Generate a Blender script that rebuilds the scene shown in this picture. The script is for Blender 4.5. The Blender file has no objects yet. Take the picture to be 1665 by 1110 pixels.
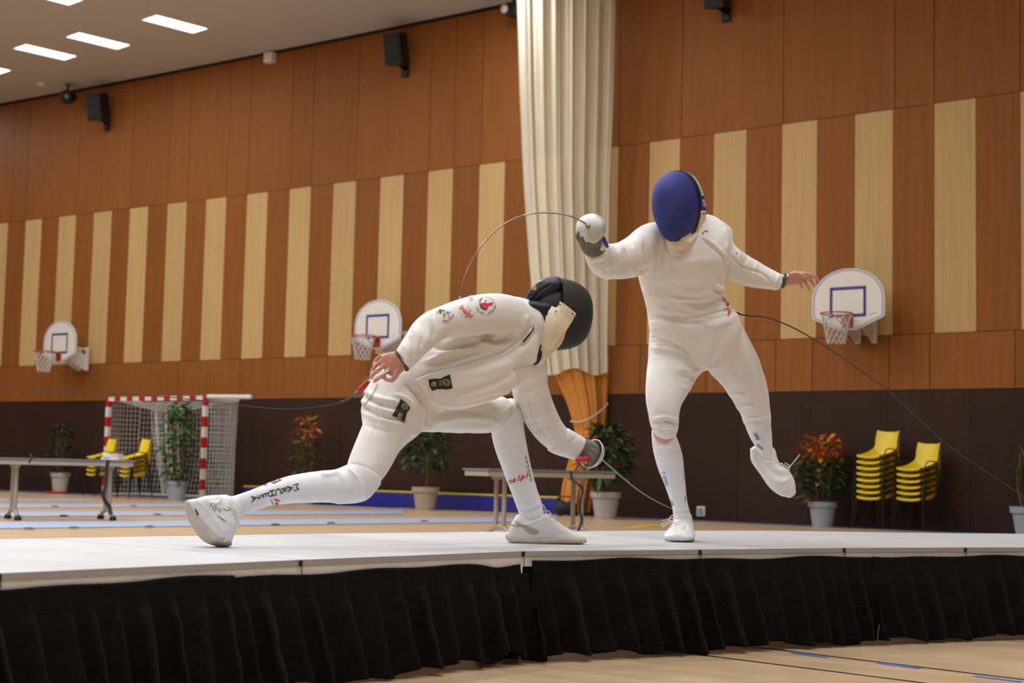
import bpy, bmesh, math, random
import numpy as np
from mathutils import Vector, Matrix
from mathutils.bvhtree import BVHTree

random.seed(7)
rng = np.random.default_rng(7)
SC = bpy.context.scene
COL = SC.collection

# ------------------------------------------------------------------ camera model (image 1665 x 1110)
FPX = 2500.0
EXPO = 0.0
PIT, ROL, EYE = math.radians(4.73), math.radians(1.30), 0.75
CAM = np.array([0.0, 0.0, EYE])
FW = np.array([0.0, math.cos(PIT), math.sin(PIT)])
_up = np.array([0.0, -math.sin(PIT), math.cos(PIT)])
_x = np.array([1.0, 0.0, 0.0])
RT = math.cos(ROL) * _x + math.sin(ROL) * _up
UP = -math.sin(ROL) * _x + math.cos(ROL) * _up


def ray(x, y):
    return FW + ((x - 832.5) * RT - (y - 555.0) * UP) / FPX


def px(x, y, Z):
    """world point seen at pixel x, y at camera depth Z"""
    return CAM + (Z + LEAN(x, y)) * ray(x, y)


def LEAN(x, y):
    return 0.0


def at(x, y, h=0.0):
    """world point seen at pixel x, y on the horizontal plane z = h"""
    v = ray(x, y)
    return CAM + v * (h - EYE) / v[2]


def proj(P):
    D = np.asarray(P, float) - CAM
    z = D @ FW
    return 832.5 + FPX * (D @ RT) / z, 555.0 - FPX * (D @ UP) / z, z


cam = bpy.data.cameras.new('camera')
cam.sensor_width = 36.0
cam.lens = FPX * 36.0 / 1665.0
cam.clip_end = 200
cam.dof.use_dof = True
cam.dof.focus_distance = 6.9
cam.dof.aperture_fstop = 4.0
camo = bpy.data.objects.new('camera', cam)
COL.objects.link(camo)
M = Matrix.Identity(4)
for i in range(3):
    M[i][0], M[i][1], M[i][2], M[i][3] = RT[i], UP[i], -FW[i], CAM[i]
camo.matrix_world = M
SC.camera = camo
SC.view_settings.view_transform = 'Standard'
SC.view_settings.look = 'None'
SC.view_settings.gamma = 1.0
SC.view_settings.exposure = EXPO

# wall in plan: Y = WA + WB X + WQ X^2 (a very slightly bowed wall)
WA, WB, WQ = 27.247, -0.7695, -0.0032
WN = np.array([-0.61, -0.79, 0.0])          # into the hall
WD = np.array([0.79, -0.61, 0.0])           # along the wall, to the right


def wally(X):
    return WA + WB * X + WQ * X * X


def wallpt(x, y, off=0.0):
    v = ray(x, y)
    m = v[0] / v[1]
    a = WA - off * 1.262
    A, B = WQ * m * m, WB * m - 1.0
    Y = 2 * a / (-B + math.sqrt(B * B - 4 * A * a))
    return CAM + v * Y / v[1]


# ------------------------------------------------------------------ materials
def lin(c):
    return tuple(((v / 255.0) / 12.92 if v / 255.0 <= 0.04045 else ((v / 255.0 + 0.055) / 1.055) ** 2.4) for v in c)


def mat(name, rgb, rough=0.6, metal=0.0, emit=None, bump=0.0, bscale=200.0, var=0.0, vscale=4.0, stretch=None, spec=0.5,
        attr=None, sheen=0.0, alpha=None, bstretch=None, folds=0.0, fscale=9.0):
    m = bpy.data.materials.new(name)
    m.use_nodes = True
    nt = m.node_tree
    b = nt.nodes['Principled BSDF']
    col = tuple(rgb) + (1.0,)
    b.inputs['Base Color'].default_value = col
    b.inputs['Roughness'].default_value = rough
    b.inputs['Metallic'].default_value = metal
    b.inputs['Specular IOR Level'].default_value = spec
    if sheen:
        b.inputs['Sheen Weight'].default_value = sheen
        b.inputs['Sheen Roughness'].default_value = 0.5
    if emit:
        b.inputs['Emission Color'].default_value = tuple(rgb) + (1.0,)
        b.inputs['Emission Strength'].default_value = emit
    tc = nt.nodes.new('ShaderNodeTexCoord')

    def noise(scale, st, detail=4.0):
        mp = nt.nodes.new('ShaderNodeMapping')
        mp.inputs['Scale'].default_value = st or (1, 1, 1)
        nt.links.new(tc.outputs['Object'], mp.inputs['Vector'])
        n = nt.nodes.new('ShaderNodeTexNoise')
        n.inputs['Scale'].default_value = scale
        n.inputs['Detail'].default_value = detail
        nt.links.new(mp.outputs['Vector'], n.inputs['Vector'])
        return n
    src = None
    if var:
        n = noise(vscale, stretch)
        r = nt.nodes.new('ShaderNodeMapRange')
        r.inputs['From Min'].default_value = 0.3
        r.inputs['From Max'].default_value = 0.7
        r.inputs['To Min'].default_value = 1.0 - var
        r.inputs['To Max'].default_value = 1.0 + var
        nt.links.new(n.outputs['Fac'], r.inputs['Value'])
        src = r.outputs['Result']
    if attr:
        a = nt.nodes.new('ShaderNodeAttribute')
        a.attribute_name = attr
        if src is None:
            src = a.outputs['Fac']
        else:
            mm = nt.nodes.new('ShaderNodeMath')
            mm.operation = 'MULTIPLY'
            nt.links.new(src, mm.inputs[0])
            nt.links.new(a.outputs['Fac'], mm.inputs[1])
            src = mm.outputs[0]
    if src is not None:
        v = nt.nodes.new('ShaderNodeVectorMath')
        v.operation = 'SCALE'
        v.inputs[0].default_value = rgb
        nt.links.new(src, v.inputs['Scale'])
        nt.links.new(v.outputs['Vector'], b.inputs['Base Color'])
    if bump:
        n = noise(bscale, bstretch, 3.0)
        bp = nt.nodes.new('ShaderNodeBump')
        bp.inputs['Strength'].default_value = bump
        bp.inputs['Distance'].default_value = 0.004
        nt.links.new(n.outputs['Fac'], bp.inputs['Height'])
        nt.links.new(bp.outputs['Normal'], b.inputs['Normal'])
        if folds:
            n2 = noise(fscale, (1.0, 1.0, 1.6), 2.5)
            n2.inputs['Distortion'].default_value = 1.2
            bp2 = nt.nodes.new('ShaderNodeBump')
            bp2.inputs['Strength'].default_value = folds
            bp2.inputs['Distance'].default_value = 0.03
            nt.links.new(n2.outputs['Fac'], bp2.inputs['Height'])
            nt.links.new(bp2.outputs['Normal'], bp.inputs['Normal'])
    if alpha is not None:
        b.inputs['Alpha'].default_value = alpha
    return m


MT = {}
MT['orange'] = mat('brown_wood_panel', lin((146, 90, 44)), 0.5, var=0.10, vscale=3.0, stretch=(5, 5, 0.25), attr='tone', spec=0.12)
MT['light'] = mat('pale_wood_panel', lin((200, 166, 112)), 0.5, var=0.07, vscale=4.0, stretch=(6, 6, 0.2), attr='tone', spec=0.12)
MT['darkbase'] = mat('dark_wood_panel', lin((60, 42, 34)), 0.55, var=0.12, vscale=5.0, stretch=(6, 6, 0.3), attr='tone', spec=0.12)
MT['gap'] = mat('dark_gap', lin((34, 20, 12)), 0.9)
MT['ceiling'] = mat('grey_ceiling', lin((196, 192, 188)), 0.9, var=0.02, vscale=0.6)
MT['plaster'] = mat('brown_side_wall', lin((112, 84, 58)), 0.8)
MT['lamp'] = mat('lamp_diffuser', (1.0, 0.98, 0.94), 0.5, emit=4.0)
MT['white_metal'] = mat('white_painted_metal', lin((225, 222, 215)), 0.4, var=0.03, vscale=9)
MT['black_plastic'] = mat('black_plastic', lin((22, 22, 24)), 0.45, bump=0.05)
MT['black_steel'] = mat('black_steel_tube', lin((26, 25, 25)), 0.4, metal=0.3)
MT['yellow'] = mat('yellow_plastic', lin((232, 206, 44)), 0.38, var=0.05, vscale=5, bump=0.04)
MT['cloth'] = mat('white_fencing_cloth', lin((236, 233, 229)), 0.85, bump=0.10, bscale=520, var=0.02, vscale=6, sheen=0.1, spec=0.2, folds=0.16, fscale=6.0)
MT['sockm'] = mat('white_knit_sock', lin((238, 238, 242)), 0.9, bump=0.18, bscale=420, var=0.03, vscale=30, spec=0.2)
MT['cream'] = mat('cream_bib_cloth', lin((230, 215, 188)), 0.85, bump=0.08, bscale=400, var=0.04, vscale=20, spec=0.2)
MT['skin'] = mat('skin', lin((206, 150, 132)), 0.5, var=0.08, vscale=40, bump=0.03, bscale=300)
MT['maskblack'] = mat('black_mask_mesh', lin((26, 28, 27)), 0.55, bump=0.5, bscale=900, var=0.25, vscale=40)
MT['maskblue'] = mat('blue_mask_mesh', lin((34, 44, 128)), 0.6, bump=0.5, bscale=900, var=0.18, vscale=25)
MT['bluecloth'] = mat('blue_cloth', lin((34, 48, 140)), 0.7, bump=0.08)
MT['navy'] = mat('navy_cloth', lin((22, 26, 44)), 0.55, bump=0.08)
MT['blacktrim'] = mat('black_trim', lin((24, 24, 26)), 0.6)
MT['shoe'] = mat('white_shoe_leather', lin((232, 230, 228)), 0.5, bump=0.06, bscale=150, var=0.04, vscale=30)
MT['sole'] = mat('beige_rubber_sole', lin((196, 186, 168)), 0.7, var=0.12, vscale=40, bump=0.15, bscale=90)
MT['greytape'] = mat('grey_overlay', lin((176, 172, 160)), 0.6, var=0.03)
MT['lace'] = mat('white_lace', lin((228, 224, 216)), 0.8)
MT['steel'] = mat('bright_steel', lin((150, 148, 145)), 0.32, metal=0.9, bump=0.03)
MT['guard'] = mat('scuffed_aluminium', lin((208, 206, 203)), 0.58, metal=0.6, bump=0.3, bscale=60, var=0.12, vscale=30)
MT['glovegrey'] = mat('grey_glove_leather', lin((112, 108, 98)), 0.7, bump=0.1, bscale=200, var=0.12, vscale=25)
MT['red'] = mat('red_plastic', lin((196, 34, 26)), 0.4, var=0.03)
MT['redprint'] = mat('red_print', lin((214, 44, 40)), 0.7, var=0.03)
MT['blackprint'] = mat('black_print', lin((34, 36, 44)), 0.75, var=0.03)
MT['blueprint'] = mat('blue_print', lin((44, 70, 170)), 0.75, var=0.03)
MT['greenprint'] = mat('green_print', lin((30, 130, 70)), 0.75, var=0.03)
MT['orangeprint'] = mat('orange_print', lin((226, 140, 40)), 0.75, var=0.03)
MT['skyprint'] = mat('sky_blue_print', lin((120, 160, 226)), 0.75, var=0.03)
MT['yellowprint'] = mat('yellow_print', lin((206, 206, 60)), 0.75, var=0.03)
MT['whiteprint'] = mat('white_print', lin((232, 232, 232)), 0.75, var=0.03)
MT['greyprint'] = mat('grey_print', lin((150, 150, 152)), 0.75, var=0.03)
MT['navypatch'] = mat('navy_patch', lin((26, 34, 56)), 0.7, bump=0.05)
MT['khaki'] = mat('green_band', lin((60, 76, 44)), 0.7, bump=0.05)
MT['deckside'] = mat('grey_platform_edge', lin((168, 167, 166)), 0.55, metal=0.0, var=0.06, vscale=12)
MT['velcro'] = mat('pale_grey_velcro', lin((224, 221, 218)), 0.85, bump=0.25, bscale=260, var=0.06, vscale=60)
MT['piste'] = mat('pale_piste_metal', lin((205, 206, 210)), 0.40, metal=0.15, var=0.05, vscale=3.0, bump=0.05, bscale=60)
MT['bluepiste'] = mat('pale_blue_piste', lin((168, 184, 214)), 0.5, metal=0.1, var=0.05, vscale=4.0)
MT['skirt'] = mat('black_skirt_cloth', lin((8, 8, 8)), 0.85, bump=0.06, bscale=300, sheen=0.02, spec=0.18, folds=0.35, fscale=14.0)
MT['tabletop'] = mat('grey_table_top', lin((120, 116, 112)), 0.5, var=0.03)
MT['tableedge'] = mat('pale_table_edge', lin((170, 164, 156)), 0.5, var=0.03)
MT['greysteel'] = mat('grey_steel_leg', lin((176, 170, 160)), 0.4, metal=0.3, var=0.04)
MT['pot'] = mat('pale_clay_pot', lin((176, 170, 166)), 0.8, var=0.06, vscale=14, bump=0.1, bscale=60)
MT['potblue'] = mat('blue_grey_pot', lin((150, 158, 172)), 0.7, var=0.05, vscale=14, bump=0.08, bscale=60)
MT['pottan'] = mat('taupe_clay_pot', lin((172, 156, 140)), 0.8, var=0.06, vscale=14, bump=0.1, bscale=60)
MT['soil'] = mat('dark_soil', lin((50, 38, 30)), 0.95, bump=0.5, bscale=60)
MT['leafdark'] = mat('dark_green_leaf', lin((38, 62, 34)), 0.5, var=0.35, vscale=7)
MT['leaf'] = mat('green_leaf', lin((66, 116, 44)), 0.45, var=0.35, vscale=7)
MT['leafmid'] = mat('mid_green_leaf', lin((58, 92, 48)), 0.45, var=0.35, vscale=7)
MT['leaforange'] = mat('orange_leaf', lin((208, 122, 46)), 0.5, var=0.35, vscale=9)
MT['leafolive'] = mat('olive_leaf', lin((110, 108, 48)), 0.5, var=0.3, vscale=9)
MT['stem'] = mat('brown_stem', lin((116, 90, 60)), 0.8, bump=0.2, bscale=60, var=0.1)
MT['net'] = mat('pale_net_cord', lin((205, 202, 196)), 0.85, var=0.03)
MT['goalwhite'] = mat('white_goal_paint', lin((226, 222, 216)), 0.4, var=0.03)
MT['goalred'] = mat('red_goal_paint', lin((186, 32, 26)), 0.4, var=0.03)
MT['matblue'] = mat('blue_vinyl', lin((36, 38, 134)), 0.45, var=0.08, vscale=4, bump=0.05, bscale=20)
MT['matyellow'] = mat('yellow_vinyl', lin((206, 190, 60)), 0.5, var=0.05)
MT['orangecloth'] = mat('orange_curtain_cloth', lin((214, 140, 58)), 0.8, bump=0.06, bscale=200, var=0.06, vscale=8, stretch=(6, 6, 0.4))
MT['board'] = mat('white_backboard', lin((228, 224, 214)), 0.4, var=0.03, vscale=6)
MT['boardline'] = mat('blue_backboard_line', lin((44, 42, 128)), 0.5, var=0.03)
MT['boardborder'] = mat('lilac_backboard_border', lin((150, 146, 190)), 0.5, var=0.03)
MT['rim'] = mat('orange_rim_steel', lin((176, 62, 30)), 0.45, var=0.05)
MT['paper'] = mat('white_paper', lin((236, 234, 228)), 0.8, var=0.02)
MT['wire'] = mat('dark_cable', lin((58, 56, 52)), 0.6, var=0.05)
MT['wiredark'] = mat('black_cable', lin((30, 32, 34)), 0.6, var=0.05)
MT['floorline'] = mat('black_floor_tape', lin((28, 27, 26)), 0.6, var=0.05)
MT['floorblue'] = mat('blue_floor_tape', lin((84, 132, 218)), 0.55, var=0.05)
MT['floordkblue'] = mat('blue_floor_border', lin((52, 88, 150)), 0.55, var=0.05)
MT['flooryellow'] = mat('yellow_floor_tape', lin((214, 180, 50)), 0.55, var=0.05)


def floor_material():
    m = mat('maple_sports_floor', lin((212, 176, 132)), 0.35)
    nt = m.node_tree
    b = nt.nodes['Principled BSDF']
    tc = [n for n in nt.nodes if n.type == 'TEX_COORD'][0]
    mp = nt.nodes.new('ShaderNodeMapping')
    mp.inputs['Rotation'].default_value = (0, 0, math.radians(38))
    nt.links.new(tc.outputs['Object'], mp.inputs['Vector'])
    br = nt.nodes.new('ShaderNodeTexBrick')
    br.inputs['Scale'].default_value = 1.0
    br.inputs['Brick Width'].default_value = 0.9
    br.inputs['Row Height'].default_value = 0.07
    br.inputs['Mortar Size'].default_value = 0.0012
    br.inputs['Color1'].default_value = lin((198, 167, 131)) + (1,)
    br.inputs['Color2'].default_value = lin((212, 183, 147)) + (1,)
    br.inputs['Mortar'].default_value = lin((160, 129, 95)) + (1,)
    nt.links.new(mp.outputs['Vector'], br.inputs['Vector'])
    mp2 = nt.nodes.new('ShaderNodeMapping')
    mp2.inputs['Rotation'].default_value = (0, 0, math.radians(38))
    mp2.inputs['Scale'].default_value = (1.2, 26, 1)
    nt.links.new(tc.outputs['Object'], mp2.inputs['Vector'])
    n = nt.nodes.new('ShaderNodeTexNoise')
    n.inputs['Scale'].default_value = 1.6
    n.inputs['Detail'].default_value = 6
    nt.links.new(mp2.outputs['Vector'], n.inputs['Vector'])
    r = nt.nodes.new('ShaderNodeMapRange')
    r.inputs['From Min'].default_value = 0.3
    r.inputs['From Max'].default_value = 0.7
    r.inputs['To Min'].default_value = 0.86
    r.inputs['To Max'].default_value = 1.08
    nt.links.new(n.outputs['Fac'], r.inputs['Value'])
    v = nt.nodes.new('ShaderNodeVectorMath')
    v.operation = 'SCALE'
    nt.links.new(br.outputs['Color'], v.inputs[0])
    nt.links.new(r.outputs['Result'], v.inputs['Scale'])
    nt.links.new(v.outputs['Vector'], b.inputs['Base Color'])
    return m


MT['floor'] = floor_material()


def netcloth_material():
    m = bpy.data.materials.new('white_mesh_curtain')
    m.use_nodes = True
    nt = m.node_tree
    b = nt.nodes['Principled BSDF']
    b.inputs['Base Color'].default_value = lin((230, 222, 200)) + (1,)
    b.inputs['Roughness'].default_value = 0.85
    b.inputs['Alpha'].default_value = 0.62
    tc = nt.nodes.new('ShaderNodeTexCoord')
    n = nt.nodes.new('ShaderNodeTexNoise')
    mp = nt.nodes.new('ShaderNodeMapping')
    mp.inputs['Scale'].default_value = (9, 9, 0.3)
    nt.links.new(tc.outputs['Object'], mp.inputs['Vector'])
    nt.links.new(mp.outputs['Vector'], n.inputs['Vector'])
    n.inputs['Scale'].default_value = 2.0
    r = nt.nodes.new('ShaderNodeMapRange')
    r.inputs['From Min'].default_value = 0.3
    r.inputs['From Max'].default_value = 0.7
    r.inputs['To Min'].default_value = 0.74
    r.inputs['To Max'].default_value = 0.9
    nt.links.new(n.outputs['Fac'], r.inputs['Value'])
    nt.links.new(r.outputs['Result'], b.inputs['Alpha'])
    return m


MT['netcloth'] = netcloth_material()


# ------------------------------------------------------------------ objects
def tag(o, label=None, cat=None, group=None, kind=None):
    if label:
        o['label'] = label
    if cat:
        o['category'] = cat
    if group:
        o['group'] = group
    if kind:
        o['kind'] = kind
    return o


def empty(name, loc=(0, 0, 0), rz=0.0):
    o = bpy.data.objects.new(name, None)
    o.empty_display_size = 0.1
    o.location = tuple(float(v) for v in loc)
    o.rotation_euler = (0, 0, rz)
    COL.objects.link(o)
    return o


def root_of(o):
    while o.parent is not None:
        o = o.parent
    return o


def mesh_obj(name, V, F, mats, parent=None, world=True, smooth=False, fm=None, tone=None):
    """link ONE mesh object; V in world coordinates (world=True) or in its parent's"""
    V = np.asarray(V, float).reshape(-1, 3)
    if parent is not None and world:
        V = V - np.array(root_of(parent).location)
    me = bpy.data.meshes.new(name)
    me.from_pydata([tuple(v) for v in V], [], [tuple(int(i) for i in f) for f in F])
    if not isinstance(mats, (list, tuple)):
        mats = [mats]
    for m in mats:
        me.materials.append(MT[m] if isinstance(m, str) else m)
    if fm is not None:
        me.polygons.foreach_set('material_index', list(fm))
    if tone is not None:
        a = me.attributes.new('tone', 'FLOAT', 'FACE')
        a.data.foreach_set('value', list(tone))
    if smooth:
        me.polygons.foreach_set('use_smooth', [True] * len(me.polygons))
    me.update()
    o = bpy.data.objects.new(name, me)
    COL.objects.link(o)
    if parent is not None:
        o.parent = parent
    return o


class MB:
    """collects shapes into one mesh"""

    def __init__(self):
        self.V, self.F, self.M, self.T = [], [], [], []
        self.n = 0

    def add(self, V, F, m=0, tone=1.0):
        V = np.asarray(V, float).reshape(-1, 3)
        self.V.append(V)
        for f in F:
            self.F.append([i + self.n for i in f])
            self.M.append(m)
            self.T.append(tone)
        self.n += len(V)

    def box(self, c, size, ax=None, m=0, tone=1.0, bev=0.0):
        c = np.asarray(c, float)
        ax = np.eye(3) if ax is None else np.asarray(ax, float)
        h = np.asarray(size, float) / 2
        if bev <= 0:
            P = [c + ax.T @ (h * np.array(s)) for s in
                 [(-1, -1, -1), (1, -1, -1), (1, 1, -1), (-1, 1, -1), (-1, -1, 1), (1, -1, 1), (1, 1, 1), (-1, 1, 1)]]
            self.add(P, [(0, 3, 2, 1), (4, 5, 6, 7), (0, 1, 5, 4), (1, 2, 6, 5), (2, 3, 7, 6), (3, 0, 4, 7)], m, tone)
            return
        bm = bmesh.new()
        bmesh.ops.create_cube(bm, size=2.0)
        for v in bm.verts:
            v.co = Vector([v.co[i] * h[i] for i in range(3)])
        bmesh.ops.bevel(bm, geom=list(bm.edges), offset=bev, segments=2, affect='EDGES', profile=0.5)
        bm.verts.index_update()
        P = [c + ax.T @ np.array(v.co) for v in bm.verts]
        self.add(P, [[v.index for v in f.verts] for f in bm.faces], m, tone)
        bm.free()

    def tube(self, pts, r, seg=8, m=0, closed=False, capped=True):
        P = np.asarray(pts, float)
        n = len(P)
        R = np.full(n, r) if np.isscalar(r) else np.asarray(r, float)
        T = np.zeros_like(P)
        for i in range(n):
            if closed:
                T[i] = P[(i + 1) % n] - P[i - 1]
            else:
                T[i] = P[min(i + 1, n - 1)] - P[max(i - 1, 0)]
            T[i] /= max(np.linalg.norm(T[i]), 1e-9)
        a = np.array([0, 0, 1.0]) if abs(T[0][2]) < 0.9 else np.array([1.0, 0, 0])
        N = np.cross(T[0], a)
        N /= np.linalg.norm(N)
        V = []
        for i in range(n):
            N = N - T[i] * (N @ T[i])
            N /= max(np.linalg.norm(N), 1e-9)
            B = np.cross(T[i], N)
            for k in range(seg):
                t = 2 * math.pi * k / seg
                V.append(P[i] + R[i] * (math.cos(t) * N + math.sin(t) * B))
        F = []
        for i in range(n if closed else n - 1):
            j = (i + 1) % n
            for k in range(seg):
                F.append((i * seg + k, i * seg + (k + 1) % seg, j * seg + (k + 1) % seg, j * seg + k))
        if capped and not closed:
            F.append(tuple(range(seg - 1, -1, -1)))
            F.append(tuple((n - 1) * seg + k for k in range(seg)))
        self.add(V, F, m)

    def lathe(self, prof, c=(0, 0, 0), seg=24, m=0, axes=None):
        """profile of (radius, height) turned round an axis through c"""
        c = np.asarray(c, float)
        ax = np.eye(3) if axes is None else np.asarray(axes, float)
        V, F = [], []
        n = len(prof)
        for r, h in prof:
            for k in range(seg):
                t = 2 * math.pi * k / seg
                V.append(c + ax[0] * (r * math.cos(t)) + ax[1] * (r * math.sin(t)) + ax[2] * h)
        for i in range(n - 1):
            for k in range(seg):
                F.append((i * seg + k, i * seg + (k + 1) % seg, (i + 1) * seg + (k + 1) % seg, (i + 1) * seg + k))
        if prof[0][0] > 1e-6:
            F.append(tuple(range(seg - 1, -1, -1)))
        if prof[-1][0] > 1e-6:
            F.append(tuple((n - 1) * seg + k for k in range(seg)))
        self.add(V, F, m)

    def prism(self, poly, thick, m=0):
        """flat outline (3D points in one plane) given a thickness vector"""
        P = np.asarray(poly, float)
        n = len(P)
        t = np.asarray(thick, float)
        V = np.vstack([P, P + t])
        F = [tuple(range(n)), tuple(range(2 * n - 1, n - 1, -1))]
        for i in range(n):
            F.append((i, i + n, (i + 1) % n + n, (i + 1) % n))
        self.add(V, F, m)

    def grid(self, G, m=0, tone=1.0, flip=False):
        G = np.asarray(G, float)
        a, b = G.shape[:2]
        F = []
        for i in range(a - 1):
            for j in range(b - 1):
                q = (i * b + j, i * b + j + 1, (i + 1) * b + j + 1, (i + 1) * b + j)
                F.append(q[::-1] if flip else q)
        self.add(G.reshape(-1, 3), F, m, tone)

    def build(self, name, mats, parent=None, world=True, smooth=False, tones=False):
        V = np.vstack(self.V)
        return mesh_obj(name, V, self.F, mats, parent, world, smooth, self.M, self.T if tones else None)


def smooth_angle(o, deg=40):
    o.data.polygons.foreach_set('use_smooth', [True] * len(o.data.polygons))
    try:
        o.data.set_sharp_from_angle(angle=math.radians(deg))
    except Exception:
        pass
    return o


def copy_tree(o, parent=None):
    c = o.copy()
    COL.objects.link(c)
    if parent is not None:
        c.parent = parent
    for ch in list(o.children):
        copy_tree(ch, c)
    return c


def spline(pts, n=12):
    """Catmull-Rom through the points"""
    P = np.asarray(pts, float)
    out = []
    for i in range(len(P) - 1):
        p0, p1, p2, p3 = P[max(i - 1, 0)], P[i], P[i + 1], P[min(i + 2, len(P) - 1)]
        for k in range(n):
            t = k / n
            out.append(0.5 * ((2 * p1) + (-p0 + p2) * t + (2 * p0 - 5 * p1 + 4 * p2 - p3) * t * t + (-p0 + 3 * p1 - 3 * p2 + p3) * t ** 3))
    out.append(P[-1])
    return np.array(out)

# ================================================================== THE HALL
CEIL = 9.175
H_DK, H_SB, H_ST = 2.0375, 2.8615, 6.27
XL, XR, YB = -19.0, 12.5, -14.0


def struct(o):
    o['kind'] = 'structure'
    return o


# ---- long panelled wall: dark base, brown band, striped band, brown upper band
def wall_x(pxx, pxy):
    return wallpt(pxx, pxy)[0]


lights_px = [(-12, 14.5, 366), (43.2, 69.4, 360), (97.3, 125, 353), (154, 183.4, 347), (212.6, 242.3, 339), (273.7, 304.9, 333),
             (336.5, 369.3, 324), (403.1, 436.8, 316), (472.5, 506.8, 308), (543.4, 580.2, 298), (620, 657.8, 288), (697.8, 737.8, 279),
             (781, 822.4, 269), (868, 911, 258), (960, 1007, 244), (1057.5, 1107, 232), (1162, 1215, 218), (1272.8, 1330, 203),
             (1391.1, 1453, 187), (1520, 1587.5, 168), (1659.6, 1731, 148)]
edges = []
for a, b, y in lights_px:
    edges += [(wall_x(a, y), 'L'), (wall_x(b, y - 4), 'D')]
x0 = edges[0][0]
pre = []
k = 0
while x0 > XL:
    x0 -= 0.475
    pre.append((x0, 'D' if k % 2 == 0 else 'L'))
    k += 1
edges = pre[::-1] + edges
x1 = edges[-1][0]
k = 0
while x1 < XR:
    x1 += 0.48
    edges.append((x1, 'L' if k % 2 == 0 else 'D'))
    k += 1
wb = MB()


def wall_panel(xa, xb, za, zb, m, gap=0.006, prot=0.02, tone=1.0):
    A = np.array([xa, wally(xa), 0]); B = np.array([xb, wally(xb), 0])
    d = (B - A) / np.linalg.norm(B - A)
    n = np.array([d[1], -d[0], 0])
    if n[1] > 0:
        n = -n
    L = np.linalg.norm(B - A) - gap
    c = (A + B) / 2 + n * (prot / 2) + np.array([0, 0, (za + zb) / 2])
    wb.box(c, (L, prot, zb - za - gap), ax=[d, n, (0, 0, 1)], m=m, tone=tone)


def backing(xa, xb, z0, z1):
    A = np.array([xa, wally(xa), 0]); B = np.array([xb, wally(xb), 0])
    d = (B - A) / np.linalg.norm(B - A)
    n = np.array([d[1], -d[0], 0])
    wb.box((A + B) / 2 - np.array([0.61, 0.79, 0]) * -0.06 + np.array([0, 0, (z0 + z1) / 2]), (np.linalg.norm(B - A) + .01, 0.1, z1 - z0),
           ax=[d, n, (0, 0, 1)], m=0)


for i in range(len(edges) - 1):
    xa, xb = edges[i][0], edges[i + 1][0]
    if xb < XL or xa > XR:
        continue
    backing(xa, xb, 0, CEIL)
    wall_panel(xa, xb, H_SB, H_ST, 2 if edges[i][1] == 'L' else 1, tone=rng.uniform(0.93, 1.05) * (0.94 if edges[i][1] != 'L' else 1), prot=0.02)
# upper, band and base boards: joints on some of the stripe edges
up_px = [(-60, 372), (18, 362), (43.2, 359), (125, 350), (212.6, 339), (273.7, 333), (306, 328), (369.3, 320), (403.1, 316), (472.5, 308), (506.8, 303),
         (580.2, 294), (697.8, 279), (737.8, 274), (783, 269), (868, 258), (1007, 240), (1109, 225), (1274, 202), (1456, 178), (1520, 168), (1660, 148)]
xs = [XL] + [XL + 1.3 * k for k in range(1, 6) if XL + 1.3 * k < wall_x(-60, 372) - 0.5] + [wall_x(a, b) for a, b in up_px] + [8.6, 9.9, 11.2, XR]
for a, b in zip(xs[:-1], xs[1:]):
    wall_panel(a, b, H_ST, CEIL, 1, gap=0.012, tone=rng.uniform(0.9, 1.02), prot=0.022)
band_px = [(4, 600), (110, 596), (204, 592), (293, 588), (391, 585), (463, 582), (533, 578), (600, 576), (660, 573), (730, 570), (800, 568),
           (868, 565), (991, 561), (1042, 559), (1150, 555), (1262, 551), (1322, 549), (1446, 545), (1513, 543), (1651, 538)]
xs = [XL] + [XL + 1.2 * k for k in range(1, 7) if XL + 1.2 * k < wall_x(4, 600) - 0.4] + [wall_x(a, b) for a, b in band_px] + [8.2, 9.4, 10.6, XR]
for a, b in zip(xs[:-1], xs[1:]):
    wall_panel(a, b, H_DK, H_SB, 1, gap=0.012, tone=rng.uniform(0.9, 1.03), prot=0.02)
xs = np.linspace(XL, XR, 33)
for a, b in zip(xs[:-1], xs[1:]):
    wall_panel(a, b, 0.0, H_DK, 3, gap=0.006, tone=rng.uniform(0.85, 1.1), prot=0.03)
wall = struct(wb.build('wall_back', ['gap', 'orange', 'light', 'darkbase'], tones=True))

# ---- floor with its painted and taped lines
fb = MB()
NX = 36
poly = [(x, wally(x) - 0.005) for x in np.linspace(XL, XR, NX)]
V = [(x, y, 0) for x, y in poly] + [(XR, YB, 0), (XL, YB, 0)]
fb.add(V, [tuple(range(len(V)))[::-1]], 0)


def floor_strip(a, b, w, m, z=0.002):
    a = np.array(a); b = np.array(b)
    d = (b - a) / np.linalg.norm(b - a)
    n = np.array([-d[1], d[0], 0]) * w / 2
    P = [a + n, a - n, b - n, b + n]
    P = [np.array([p[0], p[1], z]) for p in P]
    fb.add(P, [(0, 1, 2, 3)], m)


l1a, l1b = at(1133.7, 1064), at(1500, 1110)
l2a, l2b = at(1260, 1056), at(1665, 1105)


def ext(a, b, s, t):
    return a + (b - a) * s, a + (b - a) * t


floor_strip(*ext(l1a, l1b, -0.6, 2.2), 0.020, 1)
floor_strip(*ext(l2a, l2b, -0.6, 1.9), 0.020, 1)
for (ax, ay), (bx, by) in [((1287, 1061.6), (1345, 1069)), ((1428, 1078), (1496, 1087)), ((1585, 1099), (1660, 1108.5))]:
    floor_strip(at(ax, ay), at(bx, by), 0.03, 2, 0.0025)
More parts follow.
